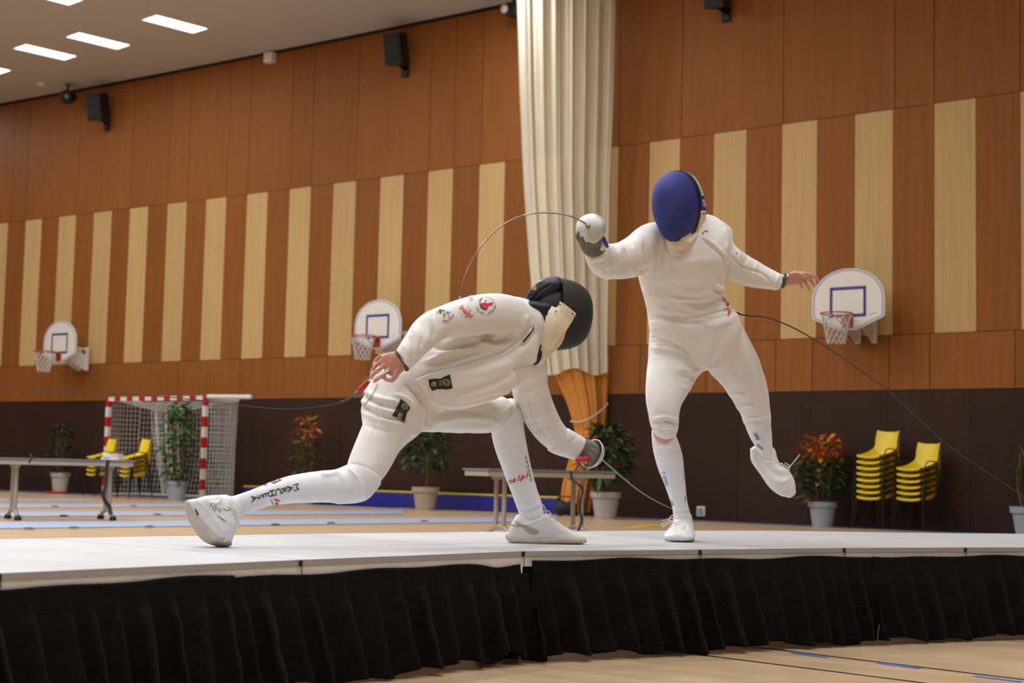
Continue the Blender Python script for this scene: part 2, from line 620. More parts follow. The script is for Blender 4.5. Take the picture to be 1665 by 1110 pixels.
# blue border along the foot of the wall and a few court lines
for xa, xb in zip(np.linspace(1.2, XR - 0.5, 14)[:-1], np.linspace(1.2, XR - 0.5, 14)[1:]):
    floor_strip(np.array([xa, wally(xa), 0]) + WN * 0.32, np.array([xb, wally(xb), 0]) + WN * 0.32, 0.5, 3)
for xa, xb in zip(np.linspace(-14, -1.6, 10)[:-1], np.linspace(-14, -1.6, 10)[1:]):
    floor_strip(np.array([xa, wally(xa), 0]) + WN * 0.5, np.array([xb, wally(xb), 0]) + WN * 0.5, 0.8, 3)
floor_strip(at(1052, 853), at(1088, 855), 0.2, 4)
floor_strip(at(1060, 853), at(1020, 859), 0.2, 4, 0.003)
floor = struct(fb.build('floor', ['floor', 'floorline', 'floorblue', 'floordkblue', 'flooryellow']))

# ---- ceiling and the walls out of view
cb = MB()
Vc = [(x, y + 0.06, CEIL) for x, y in poly] + [(XR, YB, CEIL), (XL, YB, CEIL)]
Vc2 = [(x, y, CEIL + 0.1) for x, y, _ in Vc]
n_ = len(Vc)
cb.add(Vc + Vc2, [tuple(range(n_)), tuple(range(2 * n_ - 1, n_ - 1, -1))] + [(i, i + n_, (i + 1) % n_ + n_, (i + 1) % n_) for i in range(n_)])
struct(cb.build('ceiling', 'ceiling'))
sb_ = MB()
sb_.box((XL - 0.05, (wally(XL) + YB) / 2, CEIL / 2), (0.1, wally(XL) - YB, CEIL))
struct(sb_.build('wall_left', 'plaster'))
sb_ = MB()
sb_.box((XR + 0.05, (wally(XR) + YB) / 2, CEIL / 2), (0.1, wally(XR) - YB, CEIL))
struct(sb_.build('wall_right', 'plaster'))
sb_ = MB()
sb_.box(((XL + XR) / 2, YB - 0.05, CEIL / 2), (XR - XL, 0.1, CEIL))
struct(sb_.build('wall_front', 'plaster'))
# dark shadow-gap trim where the panels meet the ceiling
tb = MB()
for xa, xb in zip(np.linspace(XL, XR, 20)[:-1], np.linspace(XL, XR, 20)[1:]):
    A = np.array([xa, wally(xa), 0]); B = np.array([xb, wally(xb), 0])
    d = (B - A) / np.linalg.norm(B - A); n = np.array([d[1], -d[0], 0])
    tb.box((A + B) / 2 + n * 0.04 + np.array([0, 0, CEIL - 0.025]), (np.linalg.norm(B - A), 0.05, 0.05), ax=[d, n, (0, 0, 1)])
struct(tb.build('trim_1', 'gap'))

def wfoot(x, off, y=800):
    p = wallpt(x, y, off)
    p[2] = 0
    return p


# ---- ceiling lights
LDX = np.array([0.69, 0.72, 0.0]); LDX /= np.linalg.norm(LDX)
LDY = np.array([-LDX[1], LDX[0], 0.0])
LL, LW = 1.16, 0.50
lamp_rows = []


def ceiling_light(c, label, power, group='rectangular ceiling lights', mesh=True):
    c = np.array([c[0], c[1], CEIL])
    rz = math.atan2(LDX[1], LDX[0])
    if mesh:
        r = empty('ceiling_light', c, rz)
        tag(r, label, 'ceiling light', group)
        f = MB()
        w = 0.035
        for s in (-1, 1):
            f.box((0, s * (LW / 2 + w / 2), -0.012), (LL + 2 * w, w, 0.024))
            f.box((s * (LL / 2 + w / 2), 0, -0.012), (w, LW, 0.024))
        f.build('frame', 'white_metal', r, world=False)
        d = MB()
        d.box((0, 0, -0.006), (LL, LW, 0.010))
        d.build('diffuser', 'lamp', r, world=False)
    la = bpy.data.lights.new('ceiling_lamp', 'AREA')
    la.shape = 'RECTANGLE'
    la.size, la.size_y = LL, LW
    la.energy = power
    la.color = (0.95, 0.98, 1.0)
    lo = bpy.data.objects.new('ceiling_lamp', la)
    lo.location = (c[0], c[1], CEIL - 0.03)
    lo.rotation_euler = (0, 0, rz)
    COL.objects.link(lo)
    return lo


LPOW = 17.0
vis = [((-6.45, 28.26), 'bright rectangular ceiling light at the right end of the row of four'),
       ((-8.23, 29.54), 'bright rectangular ceiling light second from the right in the row of four'),
       ((-9.55, 30.47), 'bright rectangular ceiling light third from the right in the row of four'),
       ((-11.30, 31.75), 'bright rectangular ceiling light cut by the left picture edge, end of its row'),
       ((-8.36, 26.62), 'bright ceiling light cut by the top picture edge, above the row of four')]
vis = [((c[0] * 1.03, c[1] * 1.03), lab) for c, lab in vis]
for c, lab in vis:
    ceiling_light(c, lab, LPOW)
e1 = np.array([0.79, -0.61, 0]); e2 = -np.array([0.61, 0.79, 0])
base = np.array([-6.64, 29.11, 0])
visc = [np.array(v[0]) for v in vis]
for i in range(-6, 9):
    for j in range(0, 9):
        p = base + e1 * 3.7 * i + e2 * 4.4 * j
        if p[0] < XL + 1 or p[0] > XR - 1 or p[1] < YB + 1 or p[1] > wally(p[0]) - 0.9:
            continue
        if min(np.linalg.norm(p[:2] - v) for v in visc) < 1.9:
            continue
        u, v, z = proj(np.array([p[0], p[1], CEIL]))
        if z > 0 and -80 < u < 1750 and v > -60:
            continue
        w = 1.0
        wd_ = wally(p[0]) - p[1]
        if p[1] < 1.0:
            w = 0.30
        elif p[1] < 13.0 and abs(p[0]) < 9:
            w = 1.75
        if p[0] > 2.0 and p[1] > 6:
            w *= 0.05
        elif p[0] < 1.0 and p[1] > 9:
            w *= 1.3
        ceiling_light(p, '', LPOW * 4.4 * w, mesh=False)

# ---- things on the ceiling and high on the wall


def wall_axes():
    return WD, WN, np.array([0, 0, 1.0])


def speaker(x, y, w_, h_, d_, label, tilt=10, yaw=0, Z=None):
    """cabinet on a bracket; x, y the centre of its front"""
    p = wallpt(x, y, 0.55)
    foot = wallpt(x + 24, y + 27, 0.0)
    r = empty('wall_speaker', p)
    tag(r, label, 'speaker', 'wall speakers')
    a = math.radians(yaw); t = math.radians(tilt)
    wd, wn = np.array([WD[0] * math.cos(a) - WD[1] * math.sin(a), WD[0] * math.sin(a) + WD[1] * math.cos(a), 0]), None
    wn = np.array([wd[1], -wd[0], 0])
    if wn @ WN < 0:
        wn = -wn
    fn = wn * math.cos(t) - np.array([0, 0, 1]) * math.sin(t)
    upv = np.cross(wd, fn)
    if upv[2] < 0:
        upv = -upv
    m = MB()
    m.box(p - fn * d_ / 2, (w_, d_, h_), ax=[wd, fn, upv], bev=0.02)
    cab = m.build('cabinet', 'black_plastic', r)
    g = MB()
    g.box(p + fn * 0.006, (w_ * 0.86, 0.014, h_ * 0.86), ax=[wd, fn, upv], bev=0.004)
    g.build('grille', 'blacktrim', cab)
    b = MB()
    back = p - fn * d_ - upv * h_ * 0.46
    hit = np.array([foot[0], foot[1], back[2] - 0.10]) 
    hit[1] = wally(hit[0]) - 0.03
    mid = back + (hit - back) * 0.5
    b.tube([p - fn * d_ * 0.7 - upv * h_ * 0.5, mid + np.array([0, 0, -0.02]), hit + WN * 0.08], 0.028, 8)
    b.box(hit + WN * 0.03, (0.16, 0.05, 0.26), ax=[WD, WN, (0, 0, 1)], bev=0.01)
    b.build('bracket', 'black_steel', r)
    return r


speaker(637, 80, 0.36, 0.60, 0.34, 'black speaker on a bracket high on the wall, left of the white curtain', 14, 12)
speaker(152, 174, 0.38, 0.60, 0.34, 'black bracketed speaker high on the far left of the wall under the ceiling', 14, 16)
speaker(1158, -18, 0.36, 0.60, 0.34, 'black speaker cut by the top picture edge, right of the white curtain', 14, 8)


def spot(x, y, label, s=1.0):
    p = wallpt(x, y, 0.5)
    r = empty('spotlight', p)
    tag(r, label, 'spotlight')
    ax = -np.array([0.35, 0.9, 0.25]); ax /= np.linalg.norm(ax)
    s1 = np.cross(ax, (0, 0, 1)); s1 /= np.linalg.norm(s1)
    s2 = np.cross(s1, ax)
    m = MB()
    m.lathe([(0.02, -0.22), (0.11, -0.2), (0.16, -0.05), (0.165, 0.10), (0.14, 0.11), (0.13, 0.04), (0.0, 0.03)], p, 20, axes=[s1 * s, s2 * s, ax * s])
    m.build('housing', 'black_plastic', r, smooth=True)
    l = MB()
    l.lathe([(0.0, 0.05), (0.04, 0.045), (0.05, 0.035)], p + s2 * 0.02, 12, axes=[s1 * s, s2 * s, ax * s])
    l.build('lens', 'greyprint', r, smooth=True)
    b = MB()
    b.tube([p, np.array([p[0], p[1], CEIL - 0.01])], 0.025, 8)
    b.build('stem', 'black_steel', r)


spot(110, 158, 'round black spotlight hung beside the far left speaker')
r = empty('projector', wallpt(836, 16, 0.4))
tag(r, 'small black camera with a white lens at the top edge of the white curtain', 'camera')
p = np.array(r.location)
m = MB(); m.box(p, (0.22, 0.20, 0.26), ax=[WD, WN, (0, 0, 1)], bev=0.02); m.build('body', 'black_plastic', r)
m = MB(); m.lathe([(0.07, 0.0), (0.075, 0.06), (0.0, 0.065)], p + WN * 0.1 - WD * 0.11, 16, axes=[WD, (0, 0, 1), WN]); m.build('lens', 'white_metal', r, smooth=True)
m = MB(); m.tube([p, np.array([p[0], p[1], CEIL])], 0.03, 8); m.build('stem', 'black_steel', r)
r.name = 'security_camera'

m = MB(); p = wallpt(439, 94, 0.10)
m.box(p, (0.24, 0.16, 0.22), ax=[WD, WN, (0, 0, 1)], bev=0.02)
tag(m.build('junction_box', 'white_metal'), 'small white box on the wall just under the ceiling', 'box')
m = MB(); p = at(68, 134, CEIL)
m.lathe([(0.0, -0.09), (0.06, -0.085), (0.09, -0.05), (0.10, -0.02), (0.10, 0.0)], p, 20)
tag(m.build('smoke_detector', 'white_metal', smooth=True), 'small round pale detector on the ceiling at the far left', 'smoke detector')
m = MB(); p = wallpt(1140, 831, 0.05)
m.box(p, (0.15, 0.04, 0.16), ax=[WD, WN, (0, 0, 1)], bev=0.01)
m.box(p + WN * 0.022, (0.10, 0.012, 0.11), ax=[WD, WN, (0, 0, 1)], m=1, bev=0.003)
tag(m.build('wall_socket', ['white_metal', 'greyprint']), 'small pale socket low on the dark wall beside the standing leg of the fencer', 'socket')


# ---- basketball hoops
def hoop(x, y, label, bs=1.0, off=0.72, brk=1):
    """x, y: centre of the backboard"""
    p = wallpt(x, y, off)
    r = empty('basketball_hoop', p)
    tag(r, label, 'basketball hoop', 'basketball hoops on the wall')
    W, H = 1.16 * bs, 0.93 * bs
    Z = np.array([0, 0, 1.0])

    def P(u, v, n=0.0):
        return p + WD * u + Z * v + WN * n

    def outline(k=1.0):
        pts = []
        w, h = W / 2 * k, H * k
        for i in range(25):
            t = math.pi * i / 24
            pts.append((w * math.cos(t), -0.02 * h + 0.52 * h * math.sin(t) ** 0.9))
        pts += [(-w * 1.0, -0.24 * h), (-w * 0.96, -0.29 * h), (-w * 0.24, -0.475 * h), (w * 0.24, -0.475 * h), (w * 0.96, -0.29 * h), (w, -0.24 * h)]
        return pts
    m = MB()
    o1, o2, o3 = outline(1.0), outline(0.965), outline(0.925)
    m.prism([P(u, v, -0.02) for u, v in o1], WN * 0.03, m=0)
    n = len(o1)
    V = [P(u, v, 0.0115) for u, v in o2] + [P(u, v, 0.0115) for u, v in o3]
    m.add(V, [(i, (i + 1) % n, (i + 1) % n + n, i + n) for i in range(n)], 1)
    # blue target rectangle
    a, b, t = 0.29 * bs, 0.225 * bs, 0.045 * bs
    cy = -0.03
    for q in ([(-a, cy + b), (a, cy + b), (a, cy + b - t), (-a, cy + b - t)], [(-a, cy - b + t), (a, cy - b + t), (a, cy - b), (-a, cy - b)],
              [(-a, cy + b), (-a + t, cy + b), (-a + t, cy - b), (-a, cy - b)], [(a - t, cy + b), (a, cy + b), (a, cy - b), (a - t, cy - b)]):
        m.add([P(u, v, 0.0125) for u, v in q], [(0, 1, 2, 3)], 2)
    m.add([P(u, v, 0.012) for u, v in [(0.33, -0.245), (0.46, -0.205), (0.46, -0.195), (0.33, -0.235)]], [(0, 1, 2, 3)], 1)
    m.build('backboard', ['board', 'boardborder', 'boardline'], r)
    # rim
    zr = -0.255 * bs
    rc = 0.225
    cx = 0.16 + rc
    m = MB()
    ring = [P(rc * math.sin(t), zr + 0.02, cx - rc * math.cos(t)) for t in np.linspace(0, 2 * math.pi, 33)[:-1]]
    m.tube(ring, 0.011, 8, closed=True)
    m.box(P(0, zr - 0.055, 0.02), (0.17, 0.02, 0.20), ax=[WD, WN, Z], bev=0.004)
    m.box(P(0, zr - 0.0, 0.09), (0.12, 0.15, 0.02), ax=[WD, WN, Z])
    for s in (-1, 1):
        m.tube([P(s * 0.06, zr - 0.11, 0.03), P(s * 0.12, zr + 0.01, 0.22)], 0.008, 6)
    rim = m.build('rim', 'rim', r, smooth=False)
    # net
    m = MB()
    rows = 6
    K = 12

    def npnt(i, k):
        f = i / rows
        rr = rc * (1 - 0.42 * f ** 0.7)
        t = 2 * math.pi * (k + 0.5 * (i % 2)) / K
        return P(rr * math.sin(t), zr - 0.42 * f, cx - rr * math.cos(t))
    for i in range(rows):
        for k_ in range(K):
            if i % 2 == 0:
                js = (k_, k_ - 1)
            else:
                js = (k_, k_ + 1)
            for j in js:
                m.tube([npnt(i, k_), npnt(i + 1, j)], 0.0075, 3, capped=False)
    m.build('net', 'net', rim)
    # bracket from the wall
    m = MB()
    dd = off
    for s in (-1, 1):
        u = s * 0.13
        m.box(P(u, -0.33, -dd + 0.085), (0.08, 0.06, 0.52), ax=[WD, WN, Z], bev=0.005)
        m.tube([P(u, -0.12, -dd + 0.06), P(u, -0.10, -0.03)], 0.024, 8)
        m.prism([P(u - .006, -0.26, -dd + 0.06), P(u - .006, -0.58, -dd + 0.06), P(u - .006, -0.58, -dd + 0.16), P(u - .006, -0.32, -0.04), P(u - .006, -0.10, -0.04), P(u - .006, -0.10, -0.10)], WD * 0.012)
    m.box(P(0, -0.2, -0.04), (0.4, 0.03, 0.3), ax=[WD, WN, Z])
    m.build('bracket', 'white_metal', r)
    return r


hoop(1379, 487.5, 'basketball hoop with a white fan backboard right of the leaping fencer')
hoop(614.5, 528, 'basketball hoop with a white fan backboard behind the lunging fencer')
hoop(97.5, 556, 'basketball hoop with a white fan backboard at the far left of the wall')


# ---- hanging division curtain: white mesh above, orange cloth below, tied with a band
def curtain():
    r = empty('curtain', wfoot(925, 0.55))
    tag(r, 'tall gathered division curtain, white mesh above and orange cloth below', 'curtain')
    Zc = proj(wallpt(925, 600, 0.6))[2]

    def band(rows, npl, amp, m, name, seed, zo=0.0):
        rr = np.random.default_rng(seed)
        ph = rr.uniform(0, 6.28, 5)
        G = []
        nu = 150
        ys = np.array([q[0] for q in rows])
        for y in np.linspace(ys[0], ys[-1], 40):
            xl = np.interp(y, ys, [q[1] for q in rows]); xr = np.interp(y, ys, [q[2] for q in rows])
            a = np.interp(y, ys, [q[3] for q in rows]) * amp
            row = []
            for i in range(nu + 1):
                u = i / nu
                dz = a * (math.sin(u * npl * 6.283 + ph[0] + 0.6 * math.sin(u * 5 + ph[1])) + 0.4 * math.sin(u * npl * 2.3 * 6.283 + ph[2] + y * 0.004))
                xx = xl + (xr - xl) * (u + 0.012 * math.sin(u * npl * 6.283 + ph[3]))
                row.append(px(xx, y + (6 * math.sin(u * 9 + ph[4]) if y > ys[-1] - 1 and name == 'upper_mesh' else 0), Zc + zo + dz - 0.25 * math.sin(math.pi * u)))
            G.append(row)
        mb = MB()
        mb.grid(G)
        return mb.build(name, m, r, smooth=True)
    band([(-60, 838, 1006, 1), (0, 841, 1003, 1), (150, 845, 1000, 1), (300, 852, 994, 1), (440, 862, 992, 1), (560, 877, 990, 1), (604, 884, 990, 0.8)], 7, 0.045, 'netcloth', 'upper_mesh', 3, -0.12)
    band([(570, 889, 989, 1), (590, 891, 989, 1), (620, 905, 988, 0.9), (655, 921, 987, 0.6), (680, 929, 985, 0.45), (700, 934, 983, 0.5), (740, 926, 980, 0.8), (790, 913, 968, 1), (833, 909, 960, 1.0)], 4, 0.03, 'orangecloth', 'lower_drape', 5)
    b = MB()
    pts = []
    for t in np.linspace(0, 1, 30):
        pts.append(px(928 + 60 * t, 685 + 8 * math.sin(math.pi * t * 0.6) - 36 * t ** 1.7, Zc - 0.10 - 0.24 * math.sin(math.pi * t)))
    for t in np.linspace(0, 1, 20)[1:-1]:
        pts.append(px(988 - 60 * t, 649 + 36 * t, Zc + 0.14 + 0.1 * math.sin(math.pi * t)))
    b.tube(pts, 0.012, 8, closed=True)
    b.build('tie_band', 'net', r, smooth=True)


curtain()


# ---- handball goal
def goal():
    gl, gr = wfoot(177, 1.25), wfoot(321, 1.25)
    d = gr - gl
    d[2] = 0
    L = 3.0
    d /= np.linalg.norm(d)
    d = WD
    c = (gl + gr) / 2
    gl, gr = c - d * L / 2, c + d * L / 2
    r = empty('handball_goal', c)
    tag(r, 'handball goal with red and white striped frame against the dark wall', 'goal')
    Z = np.array([0, 0, 1.0])
    Hh, s = 2.04, 0.085

    def bands(name, a, b, n, first):
        m = MB()
        L_ = np.linalg.norm(b - a)
        ax = (b - a) / L_
        o = WN if abs(ax @ WN) < 0.9 else WD
        q = np.cross(ax, o)
        for i in range(n):
            m.box(a + ax * L_ * (i + 0.5) / n, (L_ / n, s, s), ax=[ax, o, q], m=(i + first) % 2)
        m.build(name, ['goalwhite', 'goalred'], r)
    bands('post', gl, gl + Z * Hh, 10, 0)
    bands('post', gr, gr + Z * Hh, 10, 0)
    bands('crossbar', gl + Z * (Hh - s / 2) + d * s / 2, gr + Z * (Hh - s / 2) - d * s / 2, 15, 0)
    D0, D1 = 0.85, 0.95
    f = MB()
    for q in (gl, gr):
        f.tube([q - WN * 0.04 + Z * (Hh - 0.03), q - WN * D0 + Z * (Hh - 0.06)], 0.032, 8)
        f.build('top_stay', 'goalwhite', r)
        f = MB()
    f.tube([gl - WN * 0.04 + Z * 0.04, gl - WN * D1 + Z * 0.04, gr - WN * D1 + Z * 0.04, gr - WN * 0.04 + Z * 0.04], 0.03, 8)
    f.build('ground_frame', 'goalwhite', r)
    f = MB()
    f.tube([gr + Z * (Hh - 0.02) + WD * 0.05, gr + WD * 0.98 - WN * 0.30 + Z * (Hh - 0.02)], 0.045, 8)
    f.build('wall_stay', 'goalwhite', r)
    # net: back, sides and a sagging roof
    m = MB()

    def netpatch(fn, nu, nv, rr=0.0055):
        for i in range(nu + 1):
            m.tube([fn(i / nu, v) for v in np.linspace(0, 1, 9)], rr, 3, capped=False)
        for j in range(nv + 1):
            m.tube([fn(u, j / nv) for u in np.linspace(0, 1, 9)], rr, 3, capped=False)

    def back(u, v):
        sag = 0.10 * math.sin(math.pi * u) * math.sin(math.pi * v)
        return gl + d * L * u - WN * (D0 * (0.9 + 0.1 * v) + sag) + Z * (0.05 + (Hh - 0.12) * v)

    def side(q, sg):
        def fn(u, v):
            return q - WN * D0 * u * (0.95) + d * sg * 0.12 * math.sin(math.pi * u) + Z * (0.05 + (Hh - 0.12) * v)
        return fn

    def roof(u, v):
        return gl + d * L * u - WN * D0 * v + Z * (Hh - 0.07 - 0.22 * math.sin(math.pi * u) * math.sin(math.pi * v))

    def gathered(u, v):
        # part of the net drawn aside, hanging in a long fold
        return gl + d * (1.05 + 0.75 * u * (0.35 + 0.65 * v ** 0.5) + 0.5 * (1 - v) ** 1.5) - WN * (0.25 + 0.1 * math.sin(u * 14)) + Z * (0.06 + (Hh - 0.18) * v)
    netpatch(back, 26, 18, 0.0042)
    netpatch(side(gl, -1), 10, 20)
    netpatch(side(gr, 1), 14, 24, 0.0065)
    netpatch(roof, 30, 9)
    netpatch(gathered, 16, 24, 0.007)
    m.build('net', 'net', r)


goal()


# ---- tables
def table(name_label, c, ax, length, width, legs, ov=0.0, group='folding tables beside the pistes'):
    """c: centre on the floor; ax: long direction; legs: offsets of the two leg pairs along it"""
    ax = np.array([ax[0], ax[1], 0.0]); ax /= np.linalg.norm(ax)
    fy = np.array([-ax[1], ax[0], 0.0])
    Z = np.array([0, 0, 1.0])
    r = empty('folding_table', c)
    tag(r, name_label, 'table', group)
    m = MB()
    m.box(np.array(c) + Z * 0.735, (length, width, 0.022), ax=[ax, fy, Z], m=0, bev=0.004)
    top = m.build('table_top', 'tabletop', r)
    m = MB()
    for s in (-1, 1):
        m.box(np.array(c) + Z * 0.695 + fy * s * (width / 2 - 0.03), (length - 0.06, 0.03, 0.055), ax=[ax, fy, Z], bev=0.004)
    for s in (-1, 1):
        m.box(np.array(c) + Z * 0.695 + ax * s * (length / 2 - 0.03), (0.03, width - 0.06, 0.055), ax=[ax, fy, Z])
    m.build('apron', 'tableedge', r)
    for o in legs:
        m = MB()
        b = np.array(c) + ax * o
        for s in (-1, 1):
            m.tube([b + fy * 0.09 * s + Z * 0.10, b + fy * 0.09 * s + Z * 0.70], 0.026, 12)
        arch = [b + fy * 0.29 * t + Z * (0.045 + 0.085 * (1 - abs(t) ** 1.8)) for t in np.linspace(-1, 1, 13)]
        m.tube(arch, 0.024, 10)
        m.box(b + Z * 0.66, (0.05, 0.34, 0.05), ax=[ax, fy, Z])
        lg = m.build('leg_frame', 'greysteel', r, smooth=False)
        smooth_angle(lg)
        for s in (-1, 1):
            k_ = MB()
            k_.lathe([(0.0, 0.0), (0.04, 0.0), (0.045, 0.025), (0.03, 0.06), (0.0, 0.065)], b + fy * 0.29 * s, 14)
            k_.build('rubber_foot', 'blacktrim', lg, smooth=True)
    return r


tA = table('long grey folding table at the far left, in front of the handball goal', (-5.55, 19.02, 0), (0.87, 0.49), 1.72, 0.66, (-0.52, 0.62))
tB = table('grey folding table behind the front leg of the lunging fencer', (0.345, 16.83, 0), (0.88, 0.47), 1.60, 0.62, (-0.49, 0.47))


def tube_thing(name, mat_, pts, r, label, cat, group=None, n=10, seg=6):
    m = MB()
    m.tube(spline(pts, n), r, seg)
    return tag(m.build(name, mat_, smooth=True), label, cat, group)


# stack of paper on the left table, cables hung from both tables
p = px(184, 736.5, proj(np.array([-5.0, 19.3, 0.75]))[2])
p[2] = 0.7465
m = MB()
for k in range(5):
    a = rng.uniform(-0.2, 0.2)
    m.box(p + np.array([rng.uniform(-.01, .01), rng.uniform(-.01, .01), 0.008 + k * 0.0155]), (0.235 - k * .012, 0.20, 0.0145), ax=[(math.cos(a), math.sin(a), 0), (-math.sin(a), math.cos(a), 0), (0, 0, 1)], bev=0.003)
tag(m.build('paper_stack', 'paper'), 'white stack of folded papers on the far left table', 'papers')


def hanging_cable(pts, Z, label, thick=0.014):
    P = [px(x, y, Z + dz) for x, y, dz in pts]
    return tube_thing('power_cord', 'wiredark', P, thick, label, 'cable', None, 8, 6)


hanging_cable([(176, 748, 0), (173, 765, .03), (172, 785, 0), (168, 805, -.04), (172, 816, 0), (178, 824, .03), (180, 836, 0)], proj(np.array([-5.0, 19.1, 0.4]))[2] - 0.42,
              'black cable bundle hanging beside the right legs of the far left table', 0.022)
hanging_cable([(50, 739, -.02), (51, 746, -.08), (47, 752, -.05)], proj(np.array([-5.9, 18.4, 0.4]))[2] + 0.02, 'short black cable looped over the far left table edge', 0.012)
zc = proj(np.array([0.8, 16.6, 0.4]))[2] - 0.30
hanging_cable([(928, 766, 0), (931, 780, .03), (940, 787, 0), (947, 795, .03), (944, 812, -.03), (943, 830, 0), (946, 845, .03), (942, 858, 0), (938, 868, 0)], zc,
              'black cable tangle hanging by the right legs of the table behind the sword hand', 0.013)


# ---- stacking chairs
def make_chair():
    r = empty('stacking_chair')
    # side profile of the shell (y forward, z up)
    prof = [(0.215, 0.425), (0.225, 0.44), (0.20, 0.452), (0.12, 0.447), (0.0, 0.44), (-0.10, 0.440), (-0.165, 0.452), (-0.20, 0.49), (-0.222, 0.55), (-0.24, 0.64), (-0.262, 0.74), (-0.278, 0.80), (-0.29, 0.812), (-0.298, 0.80)]
    prof = spline([(0, a, b) for a, b in prof], 4)
    nu = 16
    top, bot = [], []
    for i, (_, y, z) in enumerate(prof):
        f = i / (len(prof) - 1)
        w = np.interp(f, [0, 0.1, 0.4, 0.55, 0.8, 0.95, 1], [0.200, 0.215, 0.215, 0.20, 0.205, 0.19, 0.17])
        rt, rb = [], []
        for k in range(nu + 1):
            u = -1 + 2 * k / nu
            q_ = min(1.0, max(0.0, (f - 0.16) / 0.30))
            lift = abs(u) ** 2.6 * (0.018 + 0.105 * q_ * q_ * (3 - 2 * q_)) * min(1.0, max(0.0, (0.95 - f) / 0.38))
            fwd = 0.060 * abs(u) ** 2.5 * min(1, max(0, (f - 0.35) / 0.3))
            rt.append((u * w, y + fwd, z + lift))
            rb.append((u * w * 0.99, y + fwd - (0.010 if f > 0.5 else 0), z + lift - (0.010 if f <= 0.55 else 0.004)))
        top.append(rt); bot.append(rb)
    m = MB()
    m.grid(top, flip=True)
    m.grid(bot)
    # rim all round
    for a, b in ((0, 0), (-1, -1)):
        for k in range(nu):
            m.add([top[a][k], top[a][k + 1], bot[b][k + 1], bot[b][k]], [(0, 1, 2, 3)])
    for k in (0, nu):
        for i in range(len(top) - 1):
            m.add([top[i][k], top[i + 1][k], bot[i + 1][k], bot[i][k]], [(0, 1, 2, 3)])
    m.build('seat_shell', 'yellow', r, world=False, smooth=True)
    for s in (-1, 1):
        m = MB()
        x0, x1 = 0.232 * s, 0.285 * s
        pts = [(x1, 0.24, 0.011), (x0 + .02 * s, 0.175, 0.30), (x0, 0.14, 0.47), (x0, 0.11, 0.535), (x0, 0.06, 0.558), (x0, -0.04, 0.558), (x0, -0.10, 0.535), (x0, -0.13, 0.47), (x0 + .02 * s, -0.18, 0.30), (x1, -0.26, 0.011)]
        m.tube(spline(pts, 5), 0.0085, 8)
        fr = m.build('side_frame', 'black_steel', r, world=False, smooth=True)
    m = MB()
    for y in (0.10, -0.10):
        m.tube([(-0.14, y, 0.424), (0.14, y, 0.424)], 0.0075, 8)
    m.build('under_bar', 'black_steel', r, world=False, smooth=True)
    return r


proto = make_chair()
first = [True]


def chair_stack(foot, n, yaw, labels, group, dz=0.085):
    for k in range(n):
        c = proto if first[0] else copy_tree(proto)
        first[0] = False
        c.location = (foot[0], foot[1], k * dz + 0.004)
        c.rotation_euler = (0, 0, yaw)
        tag(c, labels[k], 'chair', group)


# chair front (+y local) turned into the hall along WN
CYAW = math.atan2(WN[1], WN[0]) - math.pi / 2 - 0.36
ordn = ['lowest', 'second from the bottom', 'third from the bottom', 'fourth from the bottom', 'fifth from the bottom', 'sixth from the bottom', 'second from the top', 'topmost']


def labs(n, where):
    out = []
    for k in range(n):
        w = 'topmost' if k == n - 1 else ('second from the top' if k == n - 2 else ordn[k])
        out.append('yellow chair, %s in %s' % (w, where))
    return out




chair_stack(wfoot(1428, 0.62), 8, CYAW + 0.08, labs(8, 'the tall stack by the orange plant'), 'yellow chairs stacked on the right')
chair_stack(wfoot(1494, 0.62), 6, CYAW + 0.04, labs(6, 'the shorter stack at the right'), 'yellow chairs stacked on the right', 0.085)
chair_stack(wfoot(163, 1.9), 5, CYAW + 0.1, labs(5, 'the left stack behind the far table'), 'yellow chairs stacked by the goal')
chair_stack(wfoot(218, 2.1), 5, CYAW + 0.1, labs(5, 'the right stack before the goal net'), 'yellow chairs stacked by the goal')


# ---- potted plants
def leaf_add(m, base, d, up, L, W, mi, bend=0.3):
    d = np.asarray(d, float); d = d / np.linalg.norm(d)
    s = np.cross(d, up)
    if np.linalg.norm(s) < 1e-3:
        s = np.array([1.0, 0, 0])
    s /= np.linalg.norm(s)
    n = np.cross(s, d)
    pts = []
    for t, w in ((0, 0.08), (0.3, 0.8), (0.6, 1.0), (0.85, 0.6), (1.0, 0.04)):
        c = base + d * L * t - np.array([0, 0, 1]) * bend * L * t * t
        pts.append([c - s * W * w / 2 + n * 0.12 * W * w, c, c + s * W * w / 2 + n * 0.12 * W * w])
    m.grid(pts, m=mi)


